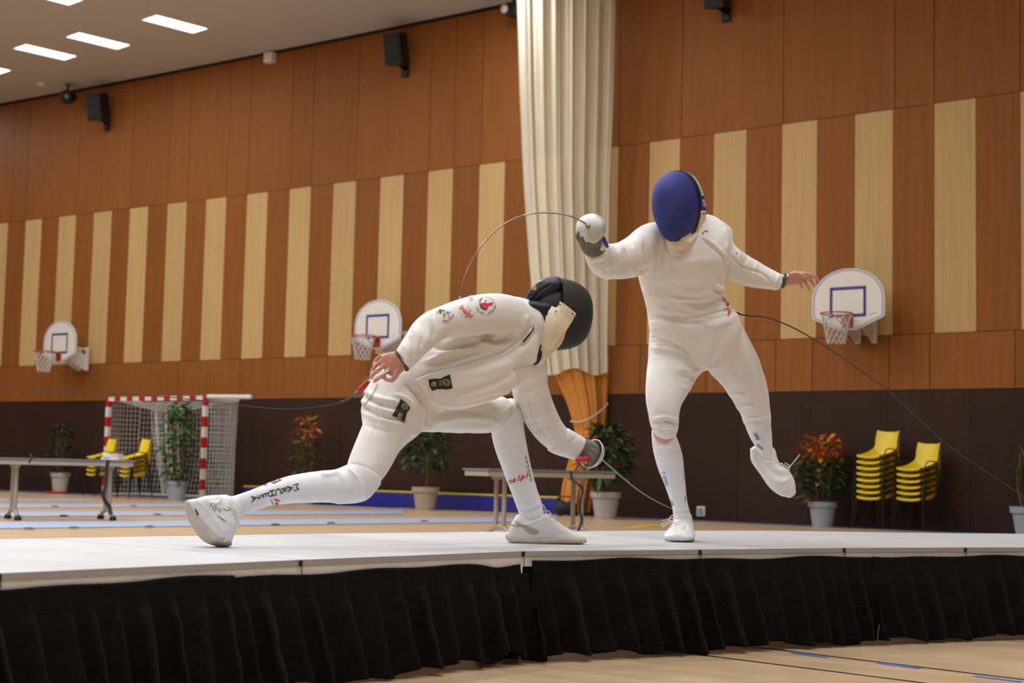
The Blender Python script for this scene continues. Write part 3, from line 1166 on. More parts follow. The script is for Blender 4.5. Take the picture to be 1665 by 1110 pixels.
def plant(foot, pot_h, pot_r, label, kind, height, spread, n, leafL, leafW, mats, potmat='pot', trunk=False, seed=1, saucer=False, crown0=None, lean=(0, 0)):
    rr = np.random.default_rng(seed)
    r = empty('potted_plant', foot)
    tag(r, label, 'potted plant', 'potted plants along the wall')
    f = np.array(foot, float)
    z0 = 0.03 if saucer else 0.0
    if saucer:
        m = MB()
        m.lathe([(0.0, 0.0), (pot_r * 1.05, 0.0), (pot_r * 1.2, 0.05), (pot_r * 1.1, 0.05), (pot_r * 0.9, 0.028), (0, 0.028)], f + np.array([-0.07, 0, 0]), 24)
        m.build('saucer', 'red', r, smooth=False)
    m = MB()
    m.lathe([(0.0, z0), (pot_r * 0.72, z0), (pot_r * 0.93, z0 + pot_h * 0.78), (pot_r * 1.05, z0 + pot_h * 0.79), (pot_r * 1.08, z0 + pot_h), (pot_r * 0.95, z0 + pot_h), (pot_r * 0.9, z0 + pot_h * 0.86), (0, z0 + pot_h * 0.86)], f, 28)
    pot = smooth_angle(m.build('pot', potmat, r), 35)
    m = MB()
    m.lathe([(0.0, z0 + pot_h * 0.90), (pot_r * 0.6, z0 + pot_h * 0.90), (pot_r * 0.91, z0 + pot_h * 0.87), (pot_r * .9, z0 + pot_h * .84)], f, 20)
    m.build('soil', 'soil', r)
    zt = z0 + pot_h * 0.85
    st = MB()
    fo = MB()
    c0 = crown0 if crown0 is not None else zt
    lean = np.array([lean[0], lean[1], 0.0])
    ns = 1 if trunk else 7
    stems = []
    for k in range(ns):
        a = rr.uniform(0, 6.28)
        top = f + np.array([math.cos(a) * spread * 0.45 * (0 if trunk else 1), math.sin(a) * spread * 0.45 * (0 if trunk else 1), (zt + height * rr.uniform(0.7, 0.95)) if not trunk else (c0 + height * 0.4)]) + lean
        b = f + np.array([math.cos(a), math.sin(a), 0]) * pot_r * 0.35 * (0 if trunk else 1) + np.array([0, 0, zt])
        mid = (b + top) / 2 + rr.uniform(-.04, .04, 3)
        P = spline([b, mid, top], 6)
        st.tube(P, np.linspace(0.028 if trunk else 0.014, 0.008, len(P)), 7)
        stems.append(P)
    st.build('stem', 'stem', r, smooth=True)
    for k in range(n):
        h = rr.uniform(0, 1)
        a = rr.uniform(0, 6.28)
        if kind == 'bush':
            prof = math.sin(math.pi * (0.12 + 0.83 * h)) ** 0.6
            rad = spread * prof * rr.uniform(0.25, 1.0) ** 0.6
            p = f + lean * h + np.array([math.cos(a) * rad, math.sin(a) * rad, c0 + (height) * h])
            d = np.array([math.cos(a), math.sin(a), rr.uniform(-0.3, 0.9)])
            mi = 0 if len(mats) == 1 else (1 if rr.random() < 0.35 else 0)
            leaf_add(fo, p, d + rr.uniform(-.5, .5, 3), (0, 0, 1), leafL * rr.uniform(.7, 1.2), leafW * rr.uniform(.7, 1.2), mi)
        elif kind == 'croton':
            prof = 0.35 + 0.65 * math.sin(math.pi * (0.15 + 0.72 * h))
            rad = spread * prof * rr.uniform(0.1, 1.0) ** 0.6
            p = f + lean * h + np.array([math.cos(a) * rad, math.sin(a) * rad, c0 + height * h])
            d = np.array([math.cos(a), math.sin(a), rr.uniform(0.1, 1.4)])
            q = rr.random()
            mi = (1 if q < (0.85 if h > 0.6 else 0.15) else 2) if h > 0.3 or q < .3 else 0
            if h < 0.6 and rr.random() < .55:
                mi = 0
            leaf_add(fo, p, d, (0, 0, 1), leafL * rr.uniform(.7, 1.25), leafW * rr.uniform(.7, 1.2), mi, 0.45)
        else:  # fountain of long leaves
            p = f + lean * 0.3 + np.array([math.cos(a) * pot_r * .3, math.sin(a) * pot_r * .3, zt + height * 0.55 * h])
            d = np.array([math.cos(a) * rr.uniform(.3, 1), math.sin(a) * rr.uniform(.3, 1), rr.uniform(0.5, 1.6)])
            leaf_add(fo, p, d, (0, 0, 1), leafL * rr.uniform(.7, 1.25), leafW * rr.uniform(.8, 1.2), 0 if rr.random() < .7 else min(1, len(mats) - 1), 0.45)
    fo.build('foliage', mats, r, smooth=True)
    return r


def pfoot(x, y, dz=0):
    p = at(x, y, 0)
    return p


plant(wfoot(97, 1.0), 0.42, 0.20, 'dark green bushy plant in a pale pot with a red saucer, far left', 'bush', 1.10, 0.30, 420, 0.12, 0.06, ['leafdark', 'leafdark'], seed=2, saucer=True)
plant(wfoot(287, 2.1), 0.38, 0.20, 'bright green leafy plant in a grey pot in front of the goal post', 'bush', 1.52, 0.33, 520, 0.15, 0.085, ['leaf', 'leafmid'], 'potblue', seed=3)
plant(wfoot(497, 0.7), 0.40, 0.20, 'orange leaved plant behind the rear shin of the lunging fencer', 'croton', 1.10, 0.22, 150, 0.24, 0.08, ['leafmid', 'leaforange', 'leafolive'], seed=4, crown0=0.5)
plant(wfoot(692, 1.2), 0.40, 0.23, 'green tree with a slim trunk in a taupe pot under the lunging fencer', 'bush', 0.75, 0.42, 420, 0.16, 0.075, ['leafmid', 'leafdark'], 'pottan', trunk=True, seed=5, crown0=0.68)
plant(wfoot(985, 1.35), 0.42, 0.23, 'dark green broad leaved plant in a grey pot beside the orange curtain', 'bush', 0.92, 0.40, 300, 0.24, 0.10, ['leafmid', 'leafdark'], 'pot', seed=6, crown0=0.52)
plant(wfoot(1338, 0.62), 0.37, 0.205, 'orange and green leaved plant in a pale pot left of the yellow chairs', 'croton', 0.90, 0.33, 330, 0.25, 0.09, ['leafmid', 'leaforange', 'leafolive'], 'potblue', seed=8, crown0=0.40)
plant(wfoot(1674, 0.85), 0.40, 0.24, 'dark plant in a grey pot cut by the right picture edge', 'fountain', 0.9, 0.3, 46, 0.75, 0.05, ['leafdark', 'leafmid'], 'potblue', seed=9)

# ---- long blue mat standing along the wall foot
r = empty('gym_mat', wfoot(640, 0.45))
tag(r, 'long low blue mat with a yellow top edge along the wall foot', 'gym mat')
a = wfoot(396, 0.45); b = wfoot(907, 0.45)
d = b - a; L = np.linalg.norm(d); d /= L
n = np.array([d[1], -d[0], 0]); n = n if n[1] < 0 else -n
cc = (a + b) / 2 - n * 0.1
m = MB(); m.box(cc + np.array([0, 0, 0.135]), (L, 0.22, 0.27), ax=[d, n, (0, 0, 1)], bev=0.02); m.build('mat_core', 'matblue', r)
m = MB(); m.box(cc + np.array([0, 0, 0.285]), (L, 0.23, 0.03), ax=[d, n, (0, 0, 1)], bev=0.008); m.build('top_edge', 'matyellow', r)
# dark sports bag at its right end
r = empty('sports_bag', wfoot(920, 0.95))
tag(r, 'black sports bag slumped at the right end of the blue mat', 'bag')
p = np.array(r.location)
m = MB()
G = []
for i in range(13):
    t = i / 12
    s_ = math.sin(math.pi * (0.08 + 0.84 * t)) ** 0.5
    G.append([p + np.array([(t - 0.5) * 0.34, math.cos(q) * 0.12 * s_, 0.13 + (0.13 + 0.03 * math.sin(t * 9)) * math.sin(q) * s_]) for q in np.linspace(0, 2 * math.pi, 17)])
m.grid(G)
m.add(G[0][:-1], [tuple(range(16))]); m.add(G[-1][:-1], [tuple(range(16))[::-1]])
m.build('bag_body', 'blacktrim', r, smooth=True)
m = MB(); m.tube([p + np.array([-0.1, -0.03, 0.23]), p + np.array([-0.07, -0.05, 0.32]), p + np.array([0.07, -0.05, 0.32]), p + np.array([0.1, -0.03, 0.23])], 0.012, 6)
m.build('handle', 'blacktrim', r)

# ---- pale blue pistes laid on the floor beyond the stage


def floor_piste(ya, yb, x2, ya2, yb2, label):
    q = [at(-60, ya, 0), at(x2, ya2, 0), at(x2, yb2, 0), at(-60, yb, 0)]
    m = MB()
    V = [np.array([p[0], p[1], 0.004]) for p in q] + [np.array([p[0], p[1], 0.012]) for p in q]
    m.add(V, [(0, 1, 2, 3), (7, 6, 5, 4), (0, 4, 5, 1), (1, 5, 6, 2), (2, 6, 7, 3), (3, 7, 4, 0)])
    o = m.build('fencing_piste', 'bluepiste')
    return tag(o, label, 'piste', 'pale pistes on the floor')


floor_piste(850.5, 860.8, 905, 841.0, 848.3, 'pale blue fencing piste lying on the floor nearest the stage')
floor_piste(833.8, 841.0, 655, 829.8, 836.0, 'pale blue fencing piste on the floor, second from the stage')
floor_piste(820.5, 826.5, 450, 819.5, 824.0, 'pale blue fencing piste on the floor, third from the stage')
floor_piste(812.5, 815.6, 150, 812.6, 815.3, 'thin pale fencing piste on the floor nearest the wall')
bump = MB()
bump.lathe([(0.0, 0.018), (0.03, 0.016), (0.05, 0.009), (0.058, 0.0)], (0, 0, 0), 16)
b0 = None
for x, y in [(47, 859.5), (120, 858), (243, 856.5), (104, 838.5), (256, 836.5), (448, 853), (538, 850.5), (690, 847.5), (89, 823.5), (217, 822.5)]:
    p = at(x, y, 0.0125)
    if b0 is None:
        b0 = bump.build('cable_cover', 'wire', smooth=True)
        o = b0
    else:
        o = b0.copy(); COL.objects.link(o)
    o.location = tuple(p)
    tag(o, 'small dark domed cover on a pale floor piste', 'cover', 'dark domed covers on the floor pistes')

# ================================================================== THE RAISED STAGE
DK = 0.431
FP = [(-2.10, 3.38), (-1.395, 4.289), (-0.685, 5.197), (0.068, 6.06), (0.817, 6.509), (1.517, 6.945), (2.158, 7.275), (2.93, 7.60), (3.78, 7.93)]
BP = [(-3.3, 4.35), (-2.62, 5.28), (-1.86, 6.19), (-0.91, 7.13), (-0.03, 7.87), (0.74, 8.41), (1.50, 8.86), (2.30, 9.02), (3.15, 9.30)]
labels = ['grey stage platform module at the near left end', 'grey stage platform module left of the rear foot',
          'grey stage platform module under the rear foot of the lunging fencer', 'grey stage platform module under the front foot of the lunging fencer',
          'grey stage platform module under the foot of the leaping fencer', 'grey stage platform module right of the leaping fencer',
          'grey stage platform module second from the right end', 'grey stage platform module at the right end']
Zv = np.array([0, 0, 1.0])
for i in range(8):
    f0, f1 = np.array(FP[i] + (0,)), np.array(FP[i + 1] + (0,))
    b0_, b1_ = np.array(BP[i] + (0,)), np.array(BP[i + 1] + (0,))
    r = empty('stage_platform', (f0 + f1) / 2)
    tag(r, labels[i], 'stage platform', 'platform modules of the stage')
    d = (f1 - f0) / np.linalg.norm(f1 - f0)
    d2 = (b1_ - b0_) / np.linalg.norm(b1_ - b0_)
    g = 0.002
    q = [f0 + d * g, f1 - d * g, b1_ - d2 * g, b0_ + d2 * g]

    def slab(m, q, z0, z1, mi=0):
        V = [p + Zv * z0 for p in q] + [p + Zv * z1 for p in q]
        m.add(V, [(3, 2, 1, 0), (4, 5, 6, 7), (0, 1, 5, 4), (1, 2, 6, 5), (2, 3, 7, 6), (3, 0, 4, 7)], mi)
    m = MB()
    slab(m, q, DK - 0.021, DK - 0.003)
    m.build('edge_frame', 'deckside', r)
    m = MB()
    qi = [p + (sum(q) / 4 - p) * 0.003 for p in q]
    slab(m, qi, DK - 0.06, DK - 0.0215)
    m.build('velcro_strip', 'velcro', r)
    for s, t in ((0.06, 0.1), (0.94, 0.1), (0.06, 0.9), (0.94, 0.9)):
        a_ = q[0] + (q[1] - q[0]) * s; b_ = q[3] + (q[2] - q[3]) * s
        p = a_ + (b_ - a_) * t
        m = MB()
        m.box(p + Zv * (DK - 0.06) / 2 + Zv * 0.01, (0.05, 0.05, DK - 0.08))
        m.box(p + Zv * 0.012, (0.08, 0.08, 0.022), bev=0.006)
        m.build('leg', 'black_steel', r)
    # joint latch: dark gap plate at the right edge of the module
    m = MB()
    n = np.array([d[1], -d[0], 0])
    m.box(f1 - d * 0.0105 + n * 0.002 + Zv * (DK - 0.012), (0.014, 0.006, 0.019), ax=[d, n, Zv])
    m.build('joint_latch', 'blacktrim', r)
# the metal piste laid over the modules: slabs with open seams
m = MB()
for i in range(8):
    f0, f1 = np.array(FP[i] + (0,)), np.array(FP[i + 1] + (0,))
    b0_, b1_ = np.array(BP[i] + (0,)), np.array(BP[i + 1] + (0,))
    K = 5 if i >= 4 else 3
    for k in range(K):
        s0, s1 = k / K, (k + 1) / K
        g0 = 0.0035 if k == 0 else 0.0008
        g1 = 0.0035 if k == K - 1 else 0.0008
        L = np.linalg.norm(f1 - f0)
        q = [f0 + (f1 - f0) * (s0 + g0 / L), f0 + (f1 - f0) * (s1 - g1 / L), b0_ + (b1_ - b0_) * (s1 - g1 / L), b0_ + (b1_ - b0_) * (s0 + g0 / L)]
        V = [p + Zv * (DK - 0.0025) for p in q] + [p + Zv * DK for p in q]
        m.add(V, [(3, 2, 1, 0), (4, 5, 6, 7), (0, 1, 5, 4), (1, 2, 6, 5), (2, 3, 7, 6), (3, 0, 4, 7)], 0, rng.uniform(0.94, 1.04))
MT['piste'] = mat('pale_piste_metal', lin((200, 200, 204)), 0.45, metal=0.15, var=0.06, vscale=2.2, bump=0.05, bscale=60, attr='tone')
tag(m.build('fencing_runner', 'piste', tones=True), 'pale grey metal piste surface covering the raised stage', 'piste')


# ---- black pleated skirting hung on the stage front
def front_curve():
    P = [np.array(p + (0,)) for p in FP]
    s = [0]
    for i in range(1, len(P)):
        s.append(s[-1] + np.linalg.norm(P[i] - P[i - 1]))
    return np.array(s), np.array(P)


FS, FPP = front_curve()


def front_at(s):
    i = int(np.clip(np.searchsorted(FS, s) - 1, 0, len(FS) - 2))
    t = (s - FS[i]) / (FS[i + 1] - FS[i])
    p = FPP[i] + (FPP[i + 1] - FPP[i]) * t

    def tang(j):
        j = int(np.clip(j, 0, len(FS) - 2))
        v = FPP[j + 1] - FPP[j]
        return v / np.linalg.norm(v)
    w = np.clip((t - 0.5), -0.5, 0.5)
    dd = tang(i) * (1 - abs(w)) + tang(i + (1 if w > 0 else -1)) * abs(w)
    dd /= np.linalg.norm(dd)
    return p, dd, np.array([dd[1], -dd[0], 0])


def s_of(x, y):
    p = at(x, y, DK)
    best = min(np.linspace(FS[0], FS[-1], 4000), key=lambda s: np.linalg.norm(front_at(s)[0][:2] - p[:2]))
    return best


def skirt(sa, sb, label, seed, off0=0.006, ztop=None, tuck=None):
    rr = np.random.default_rng(seed)
    folds = []
    s = sa - 0.1
    while s < sb + 0.2:
        folds.append((s, rr.uniform(0.55, 1.25), rr.uniform(0.02, 0.07), rr.uniform(0.35, 0.65)))
        s += rr.uniform(0.075, 0.15)
    fs = np.array([f[0] for f in folds])

    def pleat(s, v):
        i = int(np.clip(np.searchsorted(fs, s) - 1, 0, len(fs) - 2))
        t = (s - fs[i]) / (fs[i + 1] - fs[i])
        A = folds[i][1]
        pk = folds[i][3] + 0.25
        if t < pk:
            y = 0.5 - 0.5 * math.cos(math.pi * t / pk)
        else:
            y = 0.5 + 0.5 * math.cos(math.pi * (t - pk) / (1 - pk))
        return A * y
    ns = int((sb - sa) / 0.006)
    nz = 34
    zt0 = DK - 0.040
    G = []
    for j in range(nz + 1):
        v = j / nz
        row = []
        for i in range(ns + 1):
            s = sa + (sb - sa) * i / ns
            top = zt0 + 0.004 * math.sin(s * 5.1 + seed) + 0.003 * math.sin(s * 13 + seed * 2) + (ztop(s) if ztop else 0)
            hem = 0.022 + 0.010 * math.sin(s * 7 + seed) + 0.008 * math.sin(s * 23 + seed)
            if tuck is not None:
                hem += 0.05 * math.exp(-((s - tuck) / 0.05) ** 2)
            slant = 0.075 * max(0.0, v - 0.12) ** 1.2 + 0.02 * math.sin(s * 3.3 + seed)* v
            f = pleat(s - slant, v)
            band = min(1.0, max(0.0, (v - 0.10) / 0.22))
            wob = 0.005 * math.sin(9 * v + s * 11 + seed) + 0.004 * math.sin(17 * v + s * 29)
            o = off0 + 0.004 * f * (1 - band) + band * ((0.012 + 0.042 * v ** 0.8) * f + 0.012 * v + wob * v)
            p, dd, n = front_at(float(np.clip(s, FS[0], FS[-1])))
            side = 0.010 * band * math.sin(f * 3.1)
            z = top + (hem - top) * v
            q = p + n * o + dd * side
            row.append(np.array([q[0], q[1], z]))
        G.append(row)
    m = MB()
    m.grid(G)
    o = m.build('stage_skirt', 'skirt', smooth=True)
    sm = o.modifiers.new('thickness', 'SOLIDIFY')
    sm.thickness = 0.0022
    sm.offset = 1.0
    return tag(o, label, 'stage skirt', 'black pleated skirting round the stage')


s1, s2, s3, s4 = s_of(375, 914), s_of(850.5, 896), s_of(862.5, 895.5), s_of(1415, 890)
skirt(FS[0], s1, 'black pleated stage skirt at the left, below the rear foot', 11)
skirt(s1 - 0.03, s3 + 0.05, 'black pleated stage skirt ending at the open gap below the front foot', 12, 0.004, lambda s: -0.010 * math.exp(-((s - (s2 - 0.14)) / 0.08) ** 2) - 0.004 - (0.035 if s > s2 else 0), tuck=s2 - 0.11)
skirt(s3, s4, 'black pleated stage skirt right of the open gap, below the leaping fencer', 13, 0.016, lambda s: 0.004 - 0.01 * max(0, (s - s4 + 0.25)) / 0.25)
skirt(s4 - 0.015, FS[-1], 'black pleated stage skirt at the right end of the stage', 15, 0.024, lambda s: 0.008 * math.exp(-(s - s4) / 0.12))

# ================================================================== PEOPLE: lofted, fused surfaces
def unit(v):
    v = np.asarray(v, float)
    return v / max(np.linalg.norm(v), 1e-9)


def catmull(P, sub):
    P = np.asarray(P, float)
    n = len(P)
    out = []
    for i in range(n - 1):
        p0 = P[i - 1] if i > 0 else 2 * P[0] - P[1]
        p3 = P[i + 2] if i + 2 < n else 2 * P[-1] - P[-2]
        p1, p2 = P[i], P[i + 1]
        for k in range(sub):
            t = k / sub
            out.append(0.5 * ((2 * p1) + (-p0 + p2) * t + (2 * p0 - 5 * p1 + 4 * p2 - p3) * t * t + (-p0 + 3 * p1 - 3 * p2 + p3) * t ** 3))
    out.append(P[-1])
    return np.array(out)


def loft_w(C, U, Tk, seg=30, sub=4, e=2.15, cap=(0.5, 0.5), inset=1.0):
    """closed tube: centres C, half-width vectors U, half-thicknesses Tk (metres)"""
    C = catmull(C, sub); U = catmull(U, sub) * inset; Tk = catmull(np.asarray(Tk, float)[:, None], sub)[:, 0] * inset
    n = len(C)
    T = np.zeros_like(C)
    for i in range(n):
        T[i] = unit(C[min(i + 1, n - 1)] - C[max(i - 1, 0)])
    N = np.zeros_like(C)
    for i in range(n):
        v = np.cross(T[i], U[i])
        if np.linalg.norm(v) < 1e-9:
            v = N[i - 1]
        v = unit(v)
        if i and v @ N[i - 1] < 0:
            v = -v
        N[i] = v
    rings = []
    th = np.linspace(0, 2 * math.pi, seg, endpoint=False)
    ct, st = np.cos(th), np.sin(th)
    ce = np.sign(ct) * np.abs(ct) ** (2 / e); se = np.sign(st) * np.abs(st) ** (2 / e)

    def ring(c, u, nn):
        return c + ce[:, None] * u + se[:, None] * nn
    def capring(i, sgn, amt):
        r = min(np.linalg.norm(U[i]), Tk[i]) * amt
        out = []
        for q in (0.5, 0.8, 0.95):
            sc = math.sqrt(1 - q * q)
            out.append(ring(C[i] + T[i] * sgn * r * q, U[i] * sc, N[i] * Tk[i] * sc))
        return out, C[i] + T[i] * sgn * r
    a, pa = capring(0, -1, cap[0])
    b, pb = capring(n - 1, 1, cap[1])
    rings = a[::-1] + [ring(C[i], U[i], N[i] * Tk[i]) for i in range(n)] + b
    V = np.vstack(rings + [pa[None], pb[None]])
    F = []
    m = len(rings)
    for i in range(m - 1):
        for k in range(seg):
            F.append((i * seg + k, i * seg + (k + 1) % seg, (i + 1) * seg + (k + 1) % seg, (i + 1) * seg + k))
    for k in range(seg):
        F.append((m * seg, (k + 1) % seg, k))
        F.append((m * seg + 1, (m - 1) * seg + k, (m - 1) * seg + (k + 1) % seg))
    return V, F


def loft(rings, **kw):
    """rings: (x1, y1, x2, y2, depth Z or (Z1, Z2), half thickness)"""
    C, U, T = [], [], []
    for x1, y1, x2, y2, Z, t in rings:
        Z1, Z2 = Z if isinstance(Z, tuple) else (Z, Z)
        a, b = px(x1, y1, Z1), px(x2, y2, Z2)
        C.append((a + b) / 2); U.append((b - a) / 2); T.append(t)
    return loft_w(C, U, T, **kw)


def chain(pts, **kw):
    """round limb: (x, y, Z, radius in metres)"""
    C = [px(x, y, Z) for x, y, Z, r in pts]
    U = []
    for i in range(len(C)):
        t = unit(C[min(i + 1, len(C) - 1)] - C[max(i - 1, 0)])
        u = np.cross(t, FW)
        if np.linalg.norm(u) < 0.15:
            u = np.cross(t, UP)
        U.append(unit(u) * pts[i][3])
    kw.setdefault('seg', 14); kw.setdefault('e', 2.0); kw.setdefault('cap', (0.9, 0.9)); kw.setdefault('sub', 3)
    return loft_w(C, U, [p[3] for p in pts], **kw)


def blob(c, ax, ry):
    """ellipsoid: centre, three axes (rows), three radii"""
    V, F = [], []
    nu, nv = 20, 12
    ax = np.asarray(ax, float)
    for j in range(1, nv):
        a = math.pi * j / nv
        for i in range(nu):
            b = 2 * math.pi * i / nu
            V.append(c + ax[0] * ry[0] * math.sin(a) * math.cos(b) + ax[1] * ry[1] * math.sin(a) * math.sin(b) + ax[2] * ry[2] * math.cos(a))
    for j in range(nv - 2):
        for i in range(nu):
            F.append((j * nu + i, j * nu + (i + 1) % nu, (j + 1) * nu + (i + 1) % nu, (j + 1) * nu + i))
    V.append(c + ax[2] * ry[2]); V.append(c - ax[2] * ry[2])
    for i in range(nu):
        F.append((len(V) - 2, (i + 1) % nu, i)); F.append((len(V) - 1, (nv - 2) * nu + i, (nv - 2) * nu + (i + 1) % nu))
    return np.array(V), F


def fuse(parts, vox=0.005, smooth=6, fac=0.5):
    """one continuous surface out of overlapping closed shapes -> V, F, normals"""
    V, F, n = [], [], 0
    for v, f in parts:
        V.append(v)
        F += [tuple(i + n for i in q) for q in f]
        n += len(v)
    me = bpy.data.meshes.new('tmp')
    me.from_pydata([tuple(p) for p in np.vstack(V)], [], F)
    bm = bmesh.new(); bm.from_mesh(me)
    bmesh.ops.recalc_face_normals(bm, faces=bm.faces)
    bm.to_mesh(me); bm.free()
    o = bpy.data.objects.new('tmp', me)
    COL.objects.link(o)
    m = o.modifiers.new('r', 'REMESH'); m.mode = 'VOXEL'; m.voxel_size = vox; m.adaptivity = 0
    if smooth:
        s = o.modifiers.new('s', 'SMOOTH'); s.factor = fac; s.iterations = smooth
    dg = bpy.context.evaluated_depsgraph_get()
    out = bpy.data.meshes.new_from_object(o.evaluated_get(dg))
    bpy.data.objects.remove(o); bpy.data.meshes.remove(me)
    return out


def arrs(me):
    V = np.zeros(len(me.vertices) * 3); me.vertices.foreach_get('co', V)
    N = np.zeros(len(me.vertices) * 3); me.vertices.foreach_get('normal', N)
    return V.reshape(-1, 3), N.reshape(-1, 3)


def wrinkle(me, lines, zr=None):
    """raise (+) or sink (-) soft ridges: (points, width px, height m[, (zmin, zmax)])"""
    V, N = arrs(me)
    x, y, z = proj(V)
    D = V - CAM
    face = np.clip(-(N * D).sum(1) / np.linalg.norm(D, axis=1) * 2.2 + 0.15, 0, 1)
    off = np.zeros(len(V))
    for ln in lines:
        P = np.asarray(ln[0], float)
        if len(P) > 2:
            P = catmull(P, 4)
        w, h = ln[1], ln[2]
        best = np.full(len(V), 1e9); tt = np.zeros(len(V))
        n = len(P) - 1
        for i in range(n):
            a, b = P[i], P[i + 1]
            d = b - a; L2 = max(d @ d, 1e-9)
            t = np.clip(((x - a[0]) * d[0] + (y - a[1]) * d[1]) / L2, 0, 1)
            dd = (x - a[0] - t * d[0]) ** 2 + (y - a[1] - t * d[1]) ** 2
            k = dd < best
            best[k] = dd[k]; tt[k] = (i + t[k]) / n
        taper = np.clip(np.minimum(tt, 1 - tt) * 5 + (0.25 if len(ln) < 5 else 1), 0, 1)
        g = np.exp(-best / (w * w * 0.72)) * h * 1.45 * taper
        if len(ln) > 3 and ln[3]:
            g = g * ((z > ln[3][0]) & (z < ln[3][1]))
        off += g
    V = V + N * (off * face)[:, None]
    me.vertices.foreach_set('co', V.ravel())
    me.update()
    return me


def cloth_noise(me, amp, scale, seed=0):
    V, N = arrs(me)
    rr = np.random.default_rng(seed)
    o = np.zeros(len(V))
    for k in range(7):
        d = rr.normal(size=3); d /= np.linalg.norm(d)
        f = scale * rr.uniform(0.6, 1.8)
        o += np.sin(V @ d * f * (2.2 if k > 4 else 1) + rr.uniform(0, 6.28) + 1.3 * np.sin(V @ rr.normal(size=3) * scale * 0.4)) / 7
    V = V + N * (o * amp)[:, None]
    me.vertices.foreach_set('co', V.ravel()); me.update()
    return me


def garment(name, me, m, parent):
    """give the fused mesh to one object under its person"""
    V, _ = arrs(me)
    V = V - np.array(root_of(parent).location)
    me.vertices.foreach_set('co', V.ravel())
    me.polygons.foreach_set('use_smooth', [True] * len(me.polygons))
    me.name = name
    me.materials.clear()
    me.materials.append(MT[m])
    me.update()
    o = bpy.data.objects.new(name, me)
    COL.objects.link(o)
    o.parent = parent
    return o


def bvh_of(objs):
    vs, ps = [], []
    for o in objs:
        off = np.array(root_of(o).location) if o.parent is not None else np.array(o.location)
        b = len(vs)
        for v in o.data.vertices:
            vs.append(Vector(np.array(v.co) + off))
        for p in o.data.polygons:
            ps.append([b + i for i in p.vertices])
    return BVHTree.FromPolygons(vs, ps)


def drape(bvh, pts2, lift=0.0012):
    """image points -> points just above the surface they fall on"""
    out = []
    lastz = None
    for x, y in pts2:
        d = ray(x, y); L = np.linalg.norm(d)
        hit, nrm, _, dist = bvh.ray_cast(Vector(CAM), Vector(d / L))
        if hit is None:
            hit2, nrm, _, _ = bvh.find_nearest(Vector(px(x, y, lastz or 6.5)))
            hit = hit2
        n = np.array(nrm)
        if n @ d > 0:
            n = -n
        p = np.array(hit) + n * lift
        lastz = proj(p)[2]
        out.append(p)
    return np.array(out)


def patch2d(polys, maxlen):
    """triangulated, subdivided 2D shape from closed outlines"""
    bm = bmesh.new()
    for poly in polys:
        vs = [bm.verts.new((p[0], p[1], 0)) for p in poly]
        bm.faces.new(vs)
    bmesh.ops.triangulate(bm, faces=bm.faces)
    for _ in range(5):
        le = [e for e in bm.edges if e.calc_length() > maxlen]
        if not le:
            break
        bmesh.ops.subdivide_edges(bm, edges=le, cuts=1)
        bmesh.ops.triangulate(bm, faces=bm.faces)
    bm.verts.index_update()
    V = np.array([v.co[:2] for v in bm.verts]); F = [[v.index for v in f.verts] for f in bm.faces]
    bm.free()
    return V, F


def text2d(s, size=1.0, bold=0.0, shear=0.0):
    if 'M' in s:
        bold = 0.0
    c = bpy.data.curves.new('t', 'FONT')
    c.body = s; c.size = size; c.offset = bold; c.shear = shear; c.align_x = 'CENTER'; c.align_y = 'CENTER'; c.resolution_u = 3
    o = bpy.data.objects.new('t', c)
    COL.objects.link(o)
    dg = bpy.context.evaluated_depsgraph_get()
    me = bpy.data.meshes.new_from_object(o.evaluated_get(dg))
    V = np.array([v.co[:2] for v in me.vertices]); F = [list(p.vertices) for p in me.polygons]
    bpy.data.objects.remove(o); bpy.data.curves.remove(c); bpy.data.meshes.remove(me)
    return V, F


class Decal:
    """printed shapes lying on one surface"""

    def __init__(self, bvh):
        self.b = bvh; self.m = MB(); self.mats = []

    def mi(self, name):
        if name not in self.mats:
            self.mats.append(name)
        return self.mats.index(name)

    def poly(self, polys, m, lift=0.0012, maxlen=2.0):
        V, F = patch2d(polys, maxlen)
        self.m.add(drape(self.b, V, lift), F, self.mi(m))

    def text(self, s, c, ux, uy, m, lift=0.0022, bold=0.0, shear=0.0):
        """ux: image vector of one em along the writing; uy: of one em upward"""
        V, F = text2d(s, 1.0, bold, shear)
        P = np.array(c) + V[:, :1] * np.array(ux) + V[:, 1:] * np.array(uy)
        # refine long edges so that the letters follow the surface
        self.m.add(drape(self.b, P, lift), F, self.mi(m))

    def build(self, name, parent):
        return self.m.build(name, self.mats, parent)


def circle2(c, rx, ry, n=28, rot=0.0):
    return [(c[0] + rx * math.cos(t) * math.cos(rot) - ry * math.sin(t) * math.sin(rot), c[1] + rx * math.cos(t) * math.sin(rot) + ry * math.sin(t) * math.cos(rot))
            for t in np.linspace(0, 2 * math.pi, n, endpoint=False)]


def stroke2(pts, w):
    P = np.asarray(pts, float)
    L, R = [], []
    for i in range(len(P)):
        d = unit(P[min(i + 1, len(P) - 1)] - P[max(i - 1, 0)])
        n = np.array([-d[1], d[0]]) * w / 2
        L.append(P[i] + n); R.append(P[i] - n)
    return [[L[i], L[i + 1], R[i + 1], R[i]] for i in range(len(P) - 1)]


